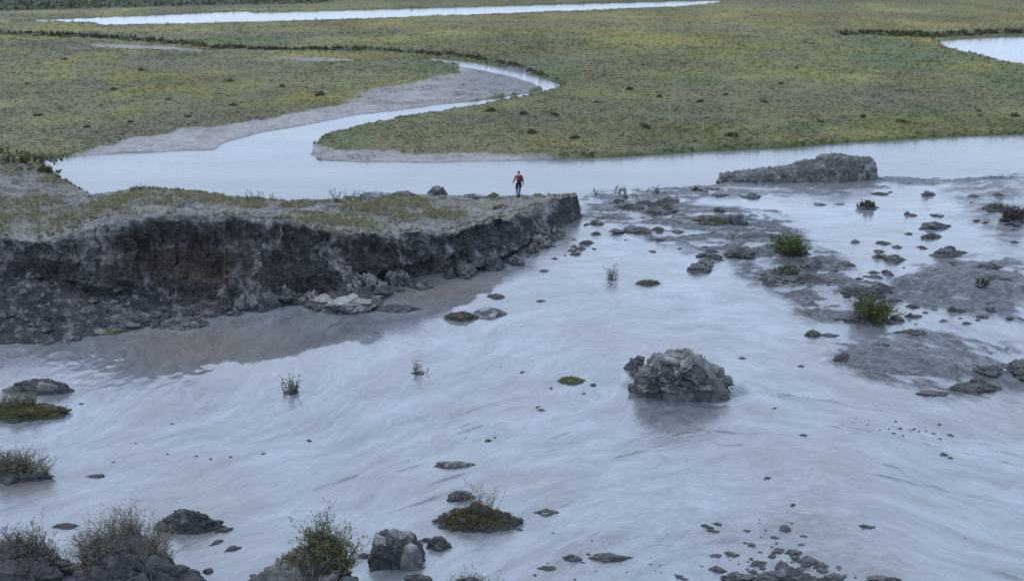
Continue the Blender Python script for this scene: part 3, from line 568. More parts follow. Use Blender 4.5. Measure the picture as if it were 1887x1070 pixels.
shrub(o, cover_pts(P, V, 80, zmin=.5, xr=(-.1, .8), yr=(-.6, .7), seed=4), 260, .85, .55, (.135, .14, .06), (.12, .10, .08), leaves=7, lf=.026, tw=.007, seed=6)
shrub(o, cover_pts(P, V, 30, zmin=.5, xr=(-.5, 0), yr=(0, .9), seed=5), 14, .5, .2, (.13, .14, .08), (.14, .12, .1), leaves=5, lf=.025, seed=7, name='twigs')
def roots(parent, P, V, n, seed, L=.8):
    r = np.random.RandomState(seed); ok = np.argwhere((V[:, 1] < -.25) & (V[:, 2] > .25) & (V[:, 2] < .8)).ravel(); Vv = []; C = []
    for k in range(n):
        p = P[ok[r.randint(len(ok))]].copy() + np.array([0, -.05, 0]); d = np.array([r.normal(0, .35), -.45, -1.0])
        for s_ in range(5):
            d2 = d + r.normal(0, .3, 3); q = p + d2 / np.linalg.norm(d2) * L / 5; wv = np.array([.009, 0, 0]) * (1 - s_ * .16); Vv += [p - wv, p + wv, q + wv * .8, q - wv * .8]; C += [np.array([.2, .18, .15]) * r.uniform(.7, 1.3)] * 4; p = q
    # ribbons given thickness
    A_ = np.array(Vv); B_ = A_ + np.array([0, .012, .0]); n_ = len(A_) // 4; F = []
    for i in range(n_):
        a = 4 * i; b = a + len(A_); F += [(a, a+1, a+2, a+3), (b+3, b+2, b+1, b), (a, b, b+1, a+1), (a+2, b+2, b+3, a+3), (a+1, b+1, b+2, a+2), (a+3, b+3, b, a)]
    return obj('roots', mesh('roots', np.vstack([A_, B_]), np.array(F), M_leaf, col=np.vstack([np.array(C)] * 2), smooth=False), parent)
roots(o, P, V, 26, 12)
o, P, V, dm = clod(760, 990, 1030, 1180, 'broad grey root-matted clod cut off by the bottom edge, right of centre', hr=.5, sub=6, light=(.24, .24, .23), lightk=.8, seed=530, fine=.16)
shrub(o, cover_pts(P, V, 90, zmin=.5, seed=14), 260, .34, .8, (.17, .17, .14), (.19, .18, .16), leaves=3, lf=.02, tw=.007, seed=16)
o, P, V, dm = clod(282, 416, 922, 986, 'rounded dark clod with rippled top right of the brushy mound', hr=.6, sub=6, lightk=.4, seed=611, nseed=40, block=.15)
turf(o, P, V, 90, 'green', .05, .05, name='moss', xr=(-1, -.6), zmin=.1)
o, P, V, dm = clod(112, 384, 972, 1112, 'largest dark mound at the bottom left, covered with dead brush', hr=.62, sub=6, lightk=.35, seed=702, nseed=50)
shrub(o, cover_pts(P, V, 120, zmin=.45, xr=(-.9, .75), yr=(-.3, 1), seed=24), 460, .82, .6, (.19, .172, .14), (.19, .17, .14), leaves=6, lf=.02, tw=.007, seed=26)
turf(o, P, V, 500, 'drygrass', .06, .09, zmin=.3, yr=(0, 1)); roots(o, P, V, 18, 32)
o, P, V, dm = clod(-70, 158, 975, 1085, 'low dark mound in the bottom left corner with sparse grey heather', hr=.5, sub=6, lightk=.35, seed=805, nseed=44)
shrub(o, cover_pts(P, V, 120, zmin=.4, seed=34), 320, .5, .6, (.15, .14, .115), (.14, .125, .115), leaves=6, lf=.022, tw=.006, seed=36)
shrub(o, cover_pts(P, V, 12, zmin=.3, xr=(.2, .6), yr=(.2, 1), seed=35), 7, .95, .2, (.16, .19, .07), (.16, .13, .1), leaves=7, lf=.03, seed=37, name='sapling')
o, P, V, dm = clod(-40, 104, 850, 892, 'dark low clod at the left edge topped by pale dry brush', hr=.45, lightk=.2, seed=823)
shrub(o, cover_pts(P, V, 80, zmin=.2, yr=(-.2, 1), seed=44), 300, .72, .55, (.175, .17, .115), (.17, .16, .14), leaves=6, lf=.024, seed=46)
o, P, V, dm = clod(20, 142, 684, 728, 'smooth grey-brown hump at the left edge above the mossy strip', hr=.7, light=(.16, .15, .14), lightk=.9, seed=861, block=.12)
turf(o, P, V, 60, 'green', .06, .05, name='moss', yr=(.4, 1), zmin=.1)
o, P, V, dm = clod(-50, 135, 728, 778, 'long yellow-green mossy strip floating at the left edge', hr=.45, name='turf_mat', cat='turf mat', seed=871, flat=1)
turf(o, P, V, 1500, 'turf', .10, .12, zmin=.1); turf(o, P, V, 500, 'moss', .09, .09, name='moss', zmin=.05, yr=(-1, .3), seed=9)
shrub(o, cover_pts(P, V, 80, zmin=.2, xr=(-.9, .3), yr=(0, 1), seed=41), 130, .5, .5, (.19, .185, .13), (.2, .19, .16), leaves=5, lf=.026, seed=42, name='dry_grass')
clod(144, 158, 737, 746, 'small dark lump just right of the mossy strip', hr=.5, sub=3)
clod(793, 873, 840, 863, 'flat log-shaped grey clod lying alone left of centre', hr=.5, lightk=.9, light=(.2, .2, .18), seed=891)
clod(159, 199, 866, 882, 'small flat brown clod alone on the pale mud at left', hr=.4, lightk=.9, light=(.14, .13, .12), sub=4)
clod(204, 216, 845, 853, 'tiny brown lump above the small flat brown clod', hr=.5, sub=3)
clod(985, 1029, 930, 950, 'small pale clod with a raised right edge, right of the turf-topped clod', hr=.4, lightk=1, sub=4)
clod(1080, 1166, 1010, 1036, 'long dark slab lying among crumbs near the bottom edge', hr=.35, light=(.16, .16, .15), seed=902)
clod(1033, 1076, 1013, 1036, 'short dark hummock left of the long dark slab', hr=.45, sub=4)
clod(990, 1030, 1036, 1052, 'flat dark scrap below the short dark hummock', hr=.3, sub=4)
o, P, V, dm = clod(1025, 1079, 686, 709, 'bright yellow-green moss mat left of the largest clod', name='moss_mat', cat='moss mat', hr=.35, seed=905)
turf(o, P, V, 420, 'moss', .07, .07, name='moss', zmin=.0)
clod(1010, 1021, 709, 717, 'tiny brown lump at the left end of the bright moss mat', hr=.5, sub=3)
clod(1070, 1082, 719, 727, 'tiny lump below the bright moss mat', hr=.5, sub=3)
o, P, V, dm = clod(1087, 1100, 702, 712, 'tiny green tuft right of the bright moss mat', hr=.5, sub=3, name='moss_mat', cat='moss mat'); turf(o, P, V, 50, 'green', .05, .06, name='moss', zmin=0)
o, P, V, dm = clod(520, 552, 712, 728, 'small twiggy clump standing alone on pale mud at left', name='twig_clump', cat='twig clump', hr=.4, sub=4)
shrub(o, cover_pts(P, V, 20, zmin=.2, seed=54), 22, .6, .35, (.13, .13, .09), (.1, .09, .08), leaves=4, lf=.035, tw=.012, seed=56, lean=(-.15, 0))
o, P, V, dm = clod(753, 790, 678, 692, 'small reddish-grey twig clump standing alone below the eroded bank', name='twig_clump', cat='twig clump', hr=.35, sub=4, lightk=.8, light=(.15, .13, .13))
shrub(o, cover_pts(P, V, 20, zmin=.2, seed=64), 12, .55, .25, (.16, .13, .12), (.14, .11, .1), leaves=3, lf=.03, tw=.011, seed=66)

for a, b_, c_, d_, t_ in ((150, 205, 1010, 1032, 'flat black slab between the corner mound and the largest bottom-left mound'), (95, 150, 955, 975, 'low dark crust above the corner mound'), (0, 60, 1040, 1075, 'black crumbling lump at the very bottom left corner'), (372, 398, 1040, 1058, 'small wet lump at the right foot of the largest bottom-left mound'), (455, 492, 1056, 1078, 'dark lump at the bottom edge left of the shrub-crowned clod'), (660, 684, 1010, 1030, 'tiny clod between the shrub-crowned clod and the square block'), (740, 800, 1048, 1075, 'grey lump at the bottom edge right of the square block')): clod(a, b_, c_, d_, t_, hr=.45, sub=4)
for a, b_, c_, d_, t_ in ((1318, 1398, 1044, 1078, 'leftmost dark clod of the bottom rubble, cut by the frame'), (1402, 1500, 1030, 1078, 'widest dark clod in the middle of the bottom rubble'), (1502, 1566, 1048, 1080, 'dark clod at the right end of the bottom rubble'), (1592, 1668, 1052, 1080, 'lone dark clod at the bottom edge right of the rubble'), (1440, 1486, 1006, 1024, 'low dark clod above the widest clod of the bottom rubble'), (1300, 1336, 1014, 1028, 'low dark crust at the upper left of the bottom rubble')): clod(a, b_, c_, d_, t_, hr=.3, sub=5, fine=.24, block=.3, lightk=.5)
# clods at the right
o, P, V, dm = clod(1742, 1846, 692, 727, 'dark lumpy clod low on the right with a grass edge', hr=.5, seed=921, lightk=.3)
turf(o, P, V, 120, 'turf', .05, .06, zmin=.2)
clod(1786, 1814, 686, 706, 'small round knob on top of the dark lumpy right clod', hr=.6, sub=4, z=.55)
clod(1690, 1750, 714, 729, 'flat crumbling tail left of the dark lumpy right clod', hr=.3, sub=4)
clod(1795, 1850, 660, 688, 'grey sloping clod above the dark lumpy right clod', hr=.4, lightk=.8, sub=4)
o, P, V, dm = clod(1845, 1905, 648, 696, 'dark clod cut by the right edge above the mud corner', hr=.5, lightk=.5, sub=5)
clod(1535, 1572, 640, 667, 'dark crumbly lump at the left end of the ringed mud mound', hr=.5, lightk=.3, sub=5)
clod(1610, 1640, 628, 637, 'small dark crumb on top of the ringed mud mound', hr=.5, sub=3)
o, P, V, dm = clod(1643, 1713, 600, 619, 'dark lens-shaped turf slab above the ringed mud mound', hr=.45, lightk=.1, dark=(.05, .055, .045)); turf(o, P, V, 160, 'green', .06, .04, zmin=.3)
o, P, V, dm = clod(1482, 1512, 603, 622, 'round mossy clod left of a black crumbly one', hr=.55, sub=4); turf(o, P, V, 140, 'green', .08, .08, zmin=.0)
clod(1508, 1545, 609, 622, 'black crumbly clod right of the round mossy clod', hr=.4, sub=4, lightk=.1)
o, P, V, dm = clod(1545, 1640, 566, 600, 'broad earthy clod carrying the biggest green bush', hr=.45, lightk=.3, seed=951)
shrub(o, cover_pts(P, V, 60, zmin=.2, xr=(-.1, .9), seed=74), 110, .95, .75, (.10, .115, .04), (.1, .08, .06), leaves=6, lf=.05, tw=.013, seed=76, lean=(.2, 0))
shrub(o, cover_pts(P, V, 30, zmin=.2, xr=(-.5, .5), yr=(.3, 1), seed=75), 16, 1.5, .25, (.09, .12, .05), (.1, .08, .07), leaves=7, lf=.05, tw=.014, seed=77, name='tall_stems')
clod(1440, 1560, 500, 530, 'long dark crust of broken earth above the biggest green bush', hr=.4, seed=957, lightk=.3)
clod(1540, 1620, 515, 548, 'dark broken clod behind the biggest green bush', hr=.45, lightk=.3)
clod(1400, 1440, 495, 525, 'dark ragged clod left of the long dark crust', hr=.45, lightk=.2)
o, P, V, dm = clod(1425, 1490, 452, 474, 'earthy clod holding a bright green bush upper right of centre', hr=.4, lightk=.3)
shrub(o, cover_pts(P, V, 50, zmin=.1, xr=(-.7, .3), seed=84), 80, 1.15, .55, (.095, .13, .045), (.09, .08, .06), leaves=7, lf=.055, tw=.012, seed=86, lean=(-.1, 0))
shrub(o, cover_pts(P, V, 50, zmin=.1, xr=(0, .9), seed=85), 40, .6, .8, (.07, .08, .05), (.08, .075, .07), leaves=4, lf=.045, tw=.013, seed=87, name='trailing_branches', lean=(.4, -.2))
o, P, V, dm = clod(1335, 1392, 448, 474, 'rounded brown clod left of the clod with the bright green bush', hr=.5, lightk=.5, light=(.13, .115, .09)); turf(o, P, V, 120, 'turf', .08, .05, zmin=.4)
clod(1285, 1318, 468, 488, 'grey lump left below the rounded brown clod', hr=.4, lightk=.6, sub=4)
o, P, V, dm = clod(1275, 1355, 392, 414, 'wide brown grassy mat between the small far turf clods', name='turf_mat', cat='turf mat', hr=.3); turf(o, P, V, 500, 'turf', .12, .12, zmin=.1)
clod(1355, 1440, 418, 446, 'wide streaked crust right of the wide brown grassy mat', hr=.35, lightk=.5)
o, P, V, dm = clod(1188, 1222, 378, 396, 'small dark turf hummock nearest the end of the eroded bank', hr=.5, sub=4); turf(o, P, V, 90, 'green', .09, .08, zmin=.3)
o, P, V, dm = clod(1198, 1226, 413, 428, 'little green turf hummock below the first one past the bank end', hr=.5, sub=4); turf(o, P, V, 90, 'green', .09, .08, zmin=.3)
clod(1148, 1200, 410, 430, 'dark crumbly clod left of the little green turf hummock', hr=.4, lightk=.3)
clod(1235, 1262, 418, 430, 'low dark lump right of the little green turf hummock', hr=.4, sub=4)
clod(1093, 1146, 393, 406, 'flat dark slab beside the end of the eroded bank', hr=.35, lightk=.4)
clod(1115, 1148, 367, 377, 'flat dark scrap just past the bank end, near the river', hr=.35, sub=4)
clod(1185, 1230, 372, 380, 'thin dark slab behind the small dark turf hummock', hr=.35, sub=4)
o, P, V, dm = clod(1580, 1614, 372, 388, 'dark grey heathery lump alone in the bright far mud', hr=.6, sub=4); shrub(o, cover_pts(P, V, 30, zmin=.2, seed=94), 40, .4, .5, (.08, .09, .08), (.07, .07, .07), leaves=5, lf=.06, tw=.014, seed=96)
o, P, V, dm = clod(1602, 1640, 350, 361, 'small green tuft below the long river clod', name='turf_mat', cat='turf mat', hr=.4, sub=4); turf(o, P, V, 90, 'green', .1, .1, zmin=.1)
clod(1495, 1525, 370, 380, 'grey flat lump left of the dark heathery lump', hr=.4, sub=4, lightk=.7)
clod(1535, 1560, 371, 379, 'small grey lump between the flat lump and the dark heathery lump', hr=.4, sub=3, lightk=.7)
o, P, V, dm = clod(1608, 1642, 440, 452, 'upper of two green moss mats in the far mud', name='moss_mat', cat='moss mat', hr=.35, sub=4); turf(o, P, V, 120, 'green', .09, .05, zmin=.1)
o, P, V, dm = clod(1608, 1630, 456, 467, 'lower of two green moss mats in the far mud', name='moss_mat', cat='moss mat', hr=.35, sub=4); turf(o, P, V, 120, 'green', .09, .05, zmin=.1)
clod(1715, 1768, 458, 476, 'ragged dark clod at the top of the right mud mound', hr=.5, sub=5, lightk=.4)
clod(1738, 1776, 476, 488, 'dark slab under the ragged clod on the right mud mound', hr=.4, sub=4)
clod(1816, 1842, 494, 503, 'small black slab on the right mud mound', hr=.4, sub=4, lightk=.1)
clod(1795, 1850, 550, 562, 'flat black scrap low on the right mud mound', hr=.3, sub=4, lightk=.2)
o, P, V, dm = clod(1797, 1820, 517, 527, 'green grass tuft sprouting on the right mud mound', name='grass_tuft', cat='grass tuft', hr=.4, sub=3); shrub(o, cover_pts(P, V, 20, zmin=.1, seed=104), 30, .55, .25, (.10, .13, .06), (.09, .11, .05), leaves=1, lf=.04, tw=.014, seed=106, name='blades')
o, P, V, dm = clod(1843, 1890, 390, 406, 'brown leafless bush mound cut by the right edge', hr=.6, name='brush_mound', cat='brush mound', lightk=.6, light=(.12, .095, .09)); shrub(o, cover_pts(P, V, 60, zmin=.1, seed=114), 160, .6, .5, (.11, .09, .085), (.11, .09, .085), leaves=4, lf=.05, tw=.016, seed=116)
clod(1785, 1882, 321, 336, 'low black mound on the river shore at the right edge', hr=.6, lightk=.1, seed=975, z=.1)
r_ = np.random.RandomState(77); foot = lambda x_: np.interp(x_, [390, 450, 560, 650, 755, 870, 950, 1010, 1066], [562, 560, 552, 536, 520, 498, 472, 440, 408])
BM = [clod_mesh('fallen_block', 1, .85, .75, 1300 + i, sub=5, nseed=22, fine=.16, lightk=.7, light=(.15, .15, .148))[0] for i in range(5)]
for k in range(44):
    x_ = r_.uniform(395, 1060); y_ = foot(x_) + abs(r_.normal(0, 9)) + 2; b = P3(x_, y_, .25); s_ = r_.choice([10, 14, 20, 32, 50, 64]) * mpp(b[1]) * (1 if x_ < 930 else .6)
    c = bpy.data.objects.new('fallen_block', BM[k % 5]); COL.objects.link(c); c.location = b; c.scale = (s_, s_ * .9, s_ * r_.uniform(.6, 1)); c.rotation_euler = (r_.normal(0, .2), r_.normal(0, .2), r_.uniform(0, 6))
    tag(c, 'dark grey block fallen at the foot of the eroded cliff', 'earth block', 'fallen blocks along the cliff foot')
# reeds and bits in front of the bank
o, P, V, dm = clod(1112, 1140, 508, 518, 'thin pale reed tuft alone in the streaked mud', name='reed_tuft', cat='reed tuft', hr=.3, sub=3, lightk=1); shrub(o, cover_pts(P, V, 20, zmin=.1, seed=124), 26, .85, .18, (.16, .18, .14), (.15, .17, .13), leaves=1, lf=.03, tw=.012, seed=126, name='blades')
o, P, V, dm = clod(1172, 1218, 512, 527, 'grassy floating mat right of the thin pale reed tuft', name='turf_mat', cat='turf mat', hr=.4, sub=4); turf(o, P, V, 260, 'drygrass', .09, .16, zmin=.1)
o, P, V, dm = clod(820, 882, 566, 593, 'brown grassy clod in the mud below the bank', hr=.5, lightk=.5, light=(.15, .13, .1)); turf(o, P, V, 500, 'drygrass', .08, .12, zmin=.1)
clod(896, 932, 535, 551, 'dark knobbly lump above the brown grassy clod', hr=.5, lightk=.2, sub=4)
clod(992, 1013, 492, 502, 'small dark lump in the mud past the cliff foot', hr=.5, sub=3)
clod(985, 1008, 548, 557, 'small dark lump in the pale mud left of the reed tuft', hr=.5, sub=3)
clod(870, 935, 555, 590, 'smooth grey mud slab right of the brown grassy clod', hr=.3, lightk=1, light=(.2, .2, .2), block=.06, fine=.04)
clod(572, 704, 520, 578, 'wide cracked pale slab lying at the foot of the cliff', name='earth_slab', cat='earth slab', hr=.35, sub=6, lightk=1, light=(.24, .235, .22), squareness=1.6, flat=1, nseed=30, block=.12, seed=987)
clod(684, 770, 552, 577, 'dark rubble at the right end of the cracked pale slab', hr=.45, lightk=.2)
clod(688, 766, 476, 526, 'rounded grey fallen block against the cliff foot', name='earth_block', cat='earth block', hr=.65, lightk=.9, light=(.15, .15, .15), block=.12)
clod(588, 672, 484, 534, 'dark fallen block behind the cracked pale slab', name='earth_block', cat='earth block', hr=.65, lightk=.5)
clod(795, 852, 468, 504, 'grey knobbly block at the cliff foot, right of the rounded one', name='earth_block', cat='earth block', hr=.6, lightk=.6)
clod(856, 904, 462, 492, 'dark knobbly block at the cliff foot, farthest right', name='earth_block', cat='earth block', hr=.6, lightk=.3)
o, P, V, dm = clod(160, 236, 594, 618, 'moss-topped flat clod at the foot of the earth slide', hr=.4, lightk=.9, light=(.16, .15, .12)); turf(o, P, V, 300, 'moss', .07, .06, name='moss', zmin=.2, xr=(.1, 1))
clod(190, 300, 562, 606, 'large lumpy clod low on the earth slide', hr=.5, z=.35, lightk=.6, seed=993)
clod(290, 388, 572, 606, 'brown-topped clod at the right end of the earth slide', hr=.5, z=.3, lightk=.7, light=(.16, .15, .14))

r_ = np.random.RandomState(88)
PM = []
for i in range(8):
    me, P_, V_ = clod_mesh('crust_plate', 1, .62, .3, 1500 + i, sub=4, nseed=18, block=.3, fine=.22, lightk=.5, light=(.13, .13, .128), dark=(.03, .032, .034)); PM.append((me, P_, V_))
for k in range(64):
    t_ = r_.uniform(); x_, y_ = (lambda a: (r_.uniform(a[0], a[1]), r_.uniform(a[2], a[3])))([(1085, 1330, 372, 425), (1270, 1500, 405, 500), (1420, 1680, 495, 590), (1640, 1880, 455, 600), (1690, 1880, 335, 450), (940, 1100, 410, 470)][k % 6])
    b = P3(x_, y_, .28); zb = mudz(b[0], b[1]); wp = r_.choice([14, 20, 28, 38, 55]); me, P_, V_ = PM[k % 8]; sc_ = wp * mpp(b[1])
    c = bpy.data.objects.new('crust_plate', me); COL.objects.link(c); c.location = (b[0], b[1], zb - .02); c.scale = (sc_, sc_ * r_.uniform(.7, 1.3), sc_ * r_.uniform(.6, 1.2)); c.rotation_euler[2] = r_.uniform(-.5, .5)
    tag(c, 'flat dark crust of broken earth in the debris field between bank end and right edge', 'earth crust', 'crusts of broken earth in the right debris field')
    if k % 4 == 0: turf(c, P_, V_, 60, 'green' if k % 8 else 'drygrass', .09, .22, zmin=.3, name='turf')
# the long river clod
b = P3(1480, 338, .25); m = mpp(b[1]); Lw = 310 * m; NX, NT = 420, 70
u = np.linspace(0, 1, NX); prof = np.interp(u, [0, .03, .12, .3, .45, .55, .68, .76, .85, .96, 1], [0, .36, .52, .6, .76, .98, 1.3, 1.42, 1.2, 1.08, 0]) * 1.26
t = np.linspace(0, 1, NT); ang = np.pi * t
xs = (u[None] * Lw) * np.ones((NT, 1)); rad = prof[None] * np.ones((NT, 1)); yv = -np.cos(ang)[:, None]; zv = np.sin(ang)[:, None] ** .45
G = np.stack([xs, yv * (1.1 + .35 * rad) * (.35 + .65 * sstep(0, .15, u) * sstep(1, .92, u))[None], zv * rad], -1)
g_n = gnorm(G); g_n = g_n if g_n[NT // 2, NX // 2, 2] > 0 else -g_n
e1, v1 = cells(G[..., 0], G[..., 1], G[..., 2], 1.6, 201); e2, v2 = cells(G[..., 0], G[..., 1], G[..., 2], 4.2, 205); f_ = fbm(G[..., 0], G[..., 1], G[..., 2], f=1.5, o=5, seed=207)
G = G + g_n * ((.12 * v1 * sstep(0, .5, e1) - .05 * sstep(.1, 0, e1) + .05 * v2 * sstep(0, .5, e2) + .34 * f_ + .16 * fbm(G[..., 0] * 2.2, G[..., 1], G[..., 2] * .4, f=1.3, o=4, seed=209) + .08 * fbm(G[..., 0], G[..., 1], G[..., 2], f=5, o=3, seed=210)) * sstep(0, .03, u)[None])[..., None]; G[0, :, 2] = -.3; G[-1, :, 2] = -.3
kk = np.clip(sstep(-.1, .6, v1 * .5 + f_ + .3 * v2) * .8 + .45 * sstep(.2, .05, G[..., 1] * 0 + t[:, None]), 0, 1)
C = mix(np.array([.034, .036, .038]), np.array([.12, .12, .115]), kk * .9); C = mix(C, np.array([.11, .115, .07]), sstep(.4, .6, t)[:, None] * sstep(0, .3, f_) * .6)
L0 = P3(1330, 342, .2)
o = obj('river_clod', mesh('river_clod', G.reshape(-1, 3), grid_faces(NT, NX), M_clod, col=C.reshape(-1, 3)), None, (L0[0], L0[1] + 1.2, .2)); o.rotation_euler[2] = R(7.5)
tag(o, 'long craggy grey earth ridge lying on the shore of the river at right', 'earth ridge')
clod(1265, 1330, 338, 354, 'low grey crumbling tail left of the long earth ridge', hr=.35, lightk=.5)
clod(1310, 1345, 352, 362, 'flat dark scrap below the left end of the long earth ridge', hr=.35, sub=4, lightk=.3)

# stones and bushes on the crest of the bank
def crest(px_, py_, w_, h_, label, seed, **kw):
    q = onbank(px_, py_); m = mpp(q[1], q[2]); me, P, V = clod_mesh('soil_hummock', w_ * m, w_ * m * .8, h_ * m, seed, sub=4, **kw)
    o = obj('soil_hummock', me, None, (q[0], q[1], q[2] - .05)); tag(o, label, 'soil hummock', 'hummocks along the crest of the bank'); return o, P, V
crest(806, 358, 34, 20, 'tallest grey hummock on the river side of the bank crest', 1001, light=(.16, .17, .17), lightk=.9)
crest(690, 362, 60, 12, 'wide low hummock on the crest left of the tallest one', 1002, light=(.15, .16, .16), lightk=.9)
crest(745, 362, 50, 13, 'rounded hummock between the wide low one and the tallest one', 1003, light=(.17, .16, .15), lightk=.9)
crest(872, 362, 46, 9, 'pale hummock left of the walking person', 1004, light=(.2, .2, .2), lightk=.9)
crest(925, 364, 30, 6, 'smallest grey hummock right beside the walking person', 1005, light=(.2, .2, .2), lightk=.9)
o, P, V = crest(908, 361, 22, 8, 'bright mossy hummock left of the walking person', 1006); turf(o, P, V, 160, 'moss', .1, .08, name='moss', zmin=.0)
o, P, V = crest(921, 383, 26, 8, 'small mossy hummock on the near side of the bank below the person', 1007); turf(o, P, V, 160, 'turf', .1, .08, name='moss', zmin=.0)
def bush(px_, py_, n, h, label, seed, leafc, twigc, spread=.3, leaves=3, w_=.4, lf=.045, cat='bush', name='bush', group=None):
    q = onbank(px_, py_); r = np.random.RandomState(seed); base = np.stack([r.normal(0, w_, 30), r.normal(0, w_ * .4, 30), np.zeros(30)], -1)
    e = bpy.data.objects.new(name, None); COL.objects.link(e); e.location = q; tag(e, label, cat, group)
    shrub(e, base, n, h, spread, leafc, twigc, leaves=leaves, lf=lf, tw=.014, seed=seed); return e
bush(655, 372, 16, .75, 'taller leafless twiggy bush on the river edge of the bank', 301, (.10, .11, .08), (.10, .09, .08), w_=.5)
bush(622, 373, 7, .9, 'thin bare bush left of the taller twiggy one on the bank', 302, (.09, .1, .07), (.1, .09, .08), w_=.1)
bush(258, 352, 20, .4, 'low green bush at the left end of the bank crest', 303, (.10, .13, .06), (.1, .09, .06), w_=.4)
bush(455, 372, 30, .5, 'loose pale bush on the crest above the pillared cliff', 304, (.13, .145, .08), (.12, .12, .08), w_=.9)
bush(20, 300, 60, .7, 'dense dark willow bush on the slope at the left edge', 305, (.09, .10, .05), (.07, .07, .05), w_=1.6, leaves=6)

for k_, (a, b_, h_, t_) in enumerate([(1098,360,.45,'first'),(1144,357,.65,'second'),(1158,366,.35,'third'),(1206,358,.55,'fourth'),(1238,368,.3,'fifth'),(1286,352,.35,'sixth')]):
    q = P3(a, b_, .28); r = np.random.RandomState(500 + k_); e = bpy.data.objects.new('shore_bush', None); COL.objects.link(e); e.location = q; tag(e, 'low sparse bush on the muddy river shore, %s to the right of the bank end' % t_, 'bush', 'sparse bushes on the muddy shore')
    base = np.stack([r.normal(0, .22, 20), r.normal(0, .15, 20), np.zeros(20)], -1); shrub(e, base, r.randint(6, 14), h_, .5, (.09, .10, .07), (.08, .075, .07), leaves=3, lf=.05, tw=.016, seed=500 + k_)
for k_, (a, b_, h_, w_, t_) in enumerate([(0,275,.8,1.4,'highest'),(55,298,.7,1.2,'middle, overhanging the river corner'),(80,318,.5,.6,'lowest, above the grey slide')]):
    bush(a, b_, 50, h_, 'dark willow bush on the left river slope, %s' % t_, 520 + k_, (.085, .088, .045), (.07, .065, .05), spread=.5, w_=w_, leaves=6, lf=.06, group='willow bushes on the left river slope')
# bushes dotted over the plain
proto = None; k = 0
SP = [(1338,175),(1290,188),(1408,190),(1512,225),(1806,215),(1803,205),(1440,155),(1468,125),(965,210),(1022,212),(905,205),(1160,165),(1215,178),(1100,190),(1590,215),(1660,225),(120,110),(50,155),(260,130),(210,165),(310,185),(70,215),(160,235),(430,195),(425,150),(590,175),(520,160),(345,215),(240,225),(1870,215),(1190,235),(980,245),(1060,255),(1350,250)]
bm_me = []
for s_ in range(3):
    r = np.random.RandomState(400 + s_); LV = []; LC = []
    for i in range(150):
        d = r.normal(0, 1, 3); d /= np.linalg.norm(d); d[2] = abs(d[2]); q = d * r.uniform(.55, 1) * np.array([.5, .45, .42]) * (1 + .2 * math.sin(5 * d[0] + s_)); u_ = r.normal(0, 1, 3); u_ /= np.linalg.norm(u_); v_ = np.cross(u_, r.normal(0, 1, 3)); v_ /= np.linalg.norm(v_)
        LV += [q - u_ * .1, q + v_ * .06, q + u_ * .1, q - v_ * .06]; LC += [np.array([.065, .078, .04]) * r.uniform(.5, 1.7)] * 4
    bm_me.append(mesh('low_bush', np.array(LV), np.arange(len(LV)).reshape(-1, 4), M_leaf, col=np.array(LC), smooth=False))
for i, (a, b_) in enumerate(SP):
    q = P3(a, b_, .35); o = bpy.data.objects.new('low_bush', bm_me[i % 3]); COL.objects.link(o); o.location = (q[0], q[1], .3); s_ = random.uniform(.6, 1.15); o.scale = (s_ * 1.3, s_, s_ * .9); o.rotation_euler[2] = random.uniform(0, 6)
    side = 'right' if a > 850 else 'left'
    tag(o, 'small dark bush dotting the green plain on the %s side beyond the river' % side, 'bush', 'dark bushes on the %s plain' % side)

# ------------------------------------------------------------------ crumbs of mud lying on the flow
LM = [clod_mesh('mud_crumb', 1, .8, .4, 1200 + i, sub=3, nseed=10, block=.5, fine=.3, lightk=.4, dark=(.04, .043, .05), light=(.12, .12, .125))[0] for i in range(6)]
def crumb(px_, py_, wpx, label, group, z=None, asp=None):
    b = P3(px_, py_, .28)
    if z is None: b = P3(px_, py_, mudz(b[0], b[1]))
    m = mpp(b[1]); o = bpy.data.objects.new('mud_crumb', random.choice(LM)); COL.objects.link(o); o.location = (b[0], b[1], b[2] - .01)
    W_ = wpx * m; a = asp or random.uniform(.5, 1.2); o.scale = (W_, W_ * a, W_ * random.uniform(.5, .9)); o.rotation_euler[2] = random.uniform(-.6, .6); tag(o, label, 'mud crumb', group); return o
cnt = 0
while cnt < 115:
    u_, v_ = random.gauss(0, 1), random.random(); x_ = 1425 + u_ * 95; y_ = 955 + 130 * v_ ** .5
    if abs(x_ - 1425) > 230 * (v_ + .15): continue
    crumb(x_, y_, random.choice([5, 6, 8, 11, 16, 24]), 'dark crumb in the dense rubble at the bottom edge right of centre', 'crumbs of the dense bottom rubble'); cnt += 1
for i in range(20): crumb(random.uniform(985, 1260), random.uniform(985, 1068), random.choice([4, 5, 7, 9]), 'dark crumb scattered round the long dark slab at the bottom', 'crumbs round the long dark slab')
for i in range(22): crumb(random.gauss(1672, 24), random.gauss(793, 8), random.choice([4, 5, 6, 8]), 'speck in the sprinkle of dark specks right of centre', 'sprinkle of dark specks')
for i in range(7): crumb(random.gauss(1572, 14), random.gauss(778, 6), random.choice([4, 5]), 'speck in the faint sprinkle left of the dark one', 'faint sprinkle of specks')
for i in range(60):
    a = random.choice([(1120,1460,360,440),(1400,1700,470,520),(1560,1880,340,480),(1650,1880,560,600),(1080,1300,400,470)]); crumb(random.uniform(a[0], a[1]), random.uniform(a[2], a[3]), random.choice([7, 10, 14, 20, 28]), 'dark crumb on the rough far right part of the mudflow', 'crumbs on the rough far mud')
for i in range(14): crumb(random.uniform(880, 1080), random.uniform(440, 480) - 0 * i, random.choice([6, 9, 12]), 'crumb of earth fallen in front of the low end of the cliff', 'crumbs before the low cliff')
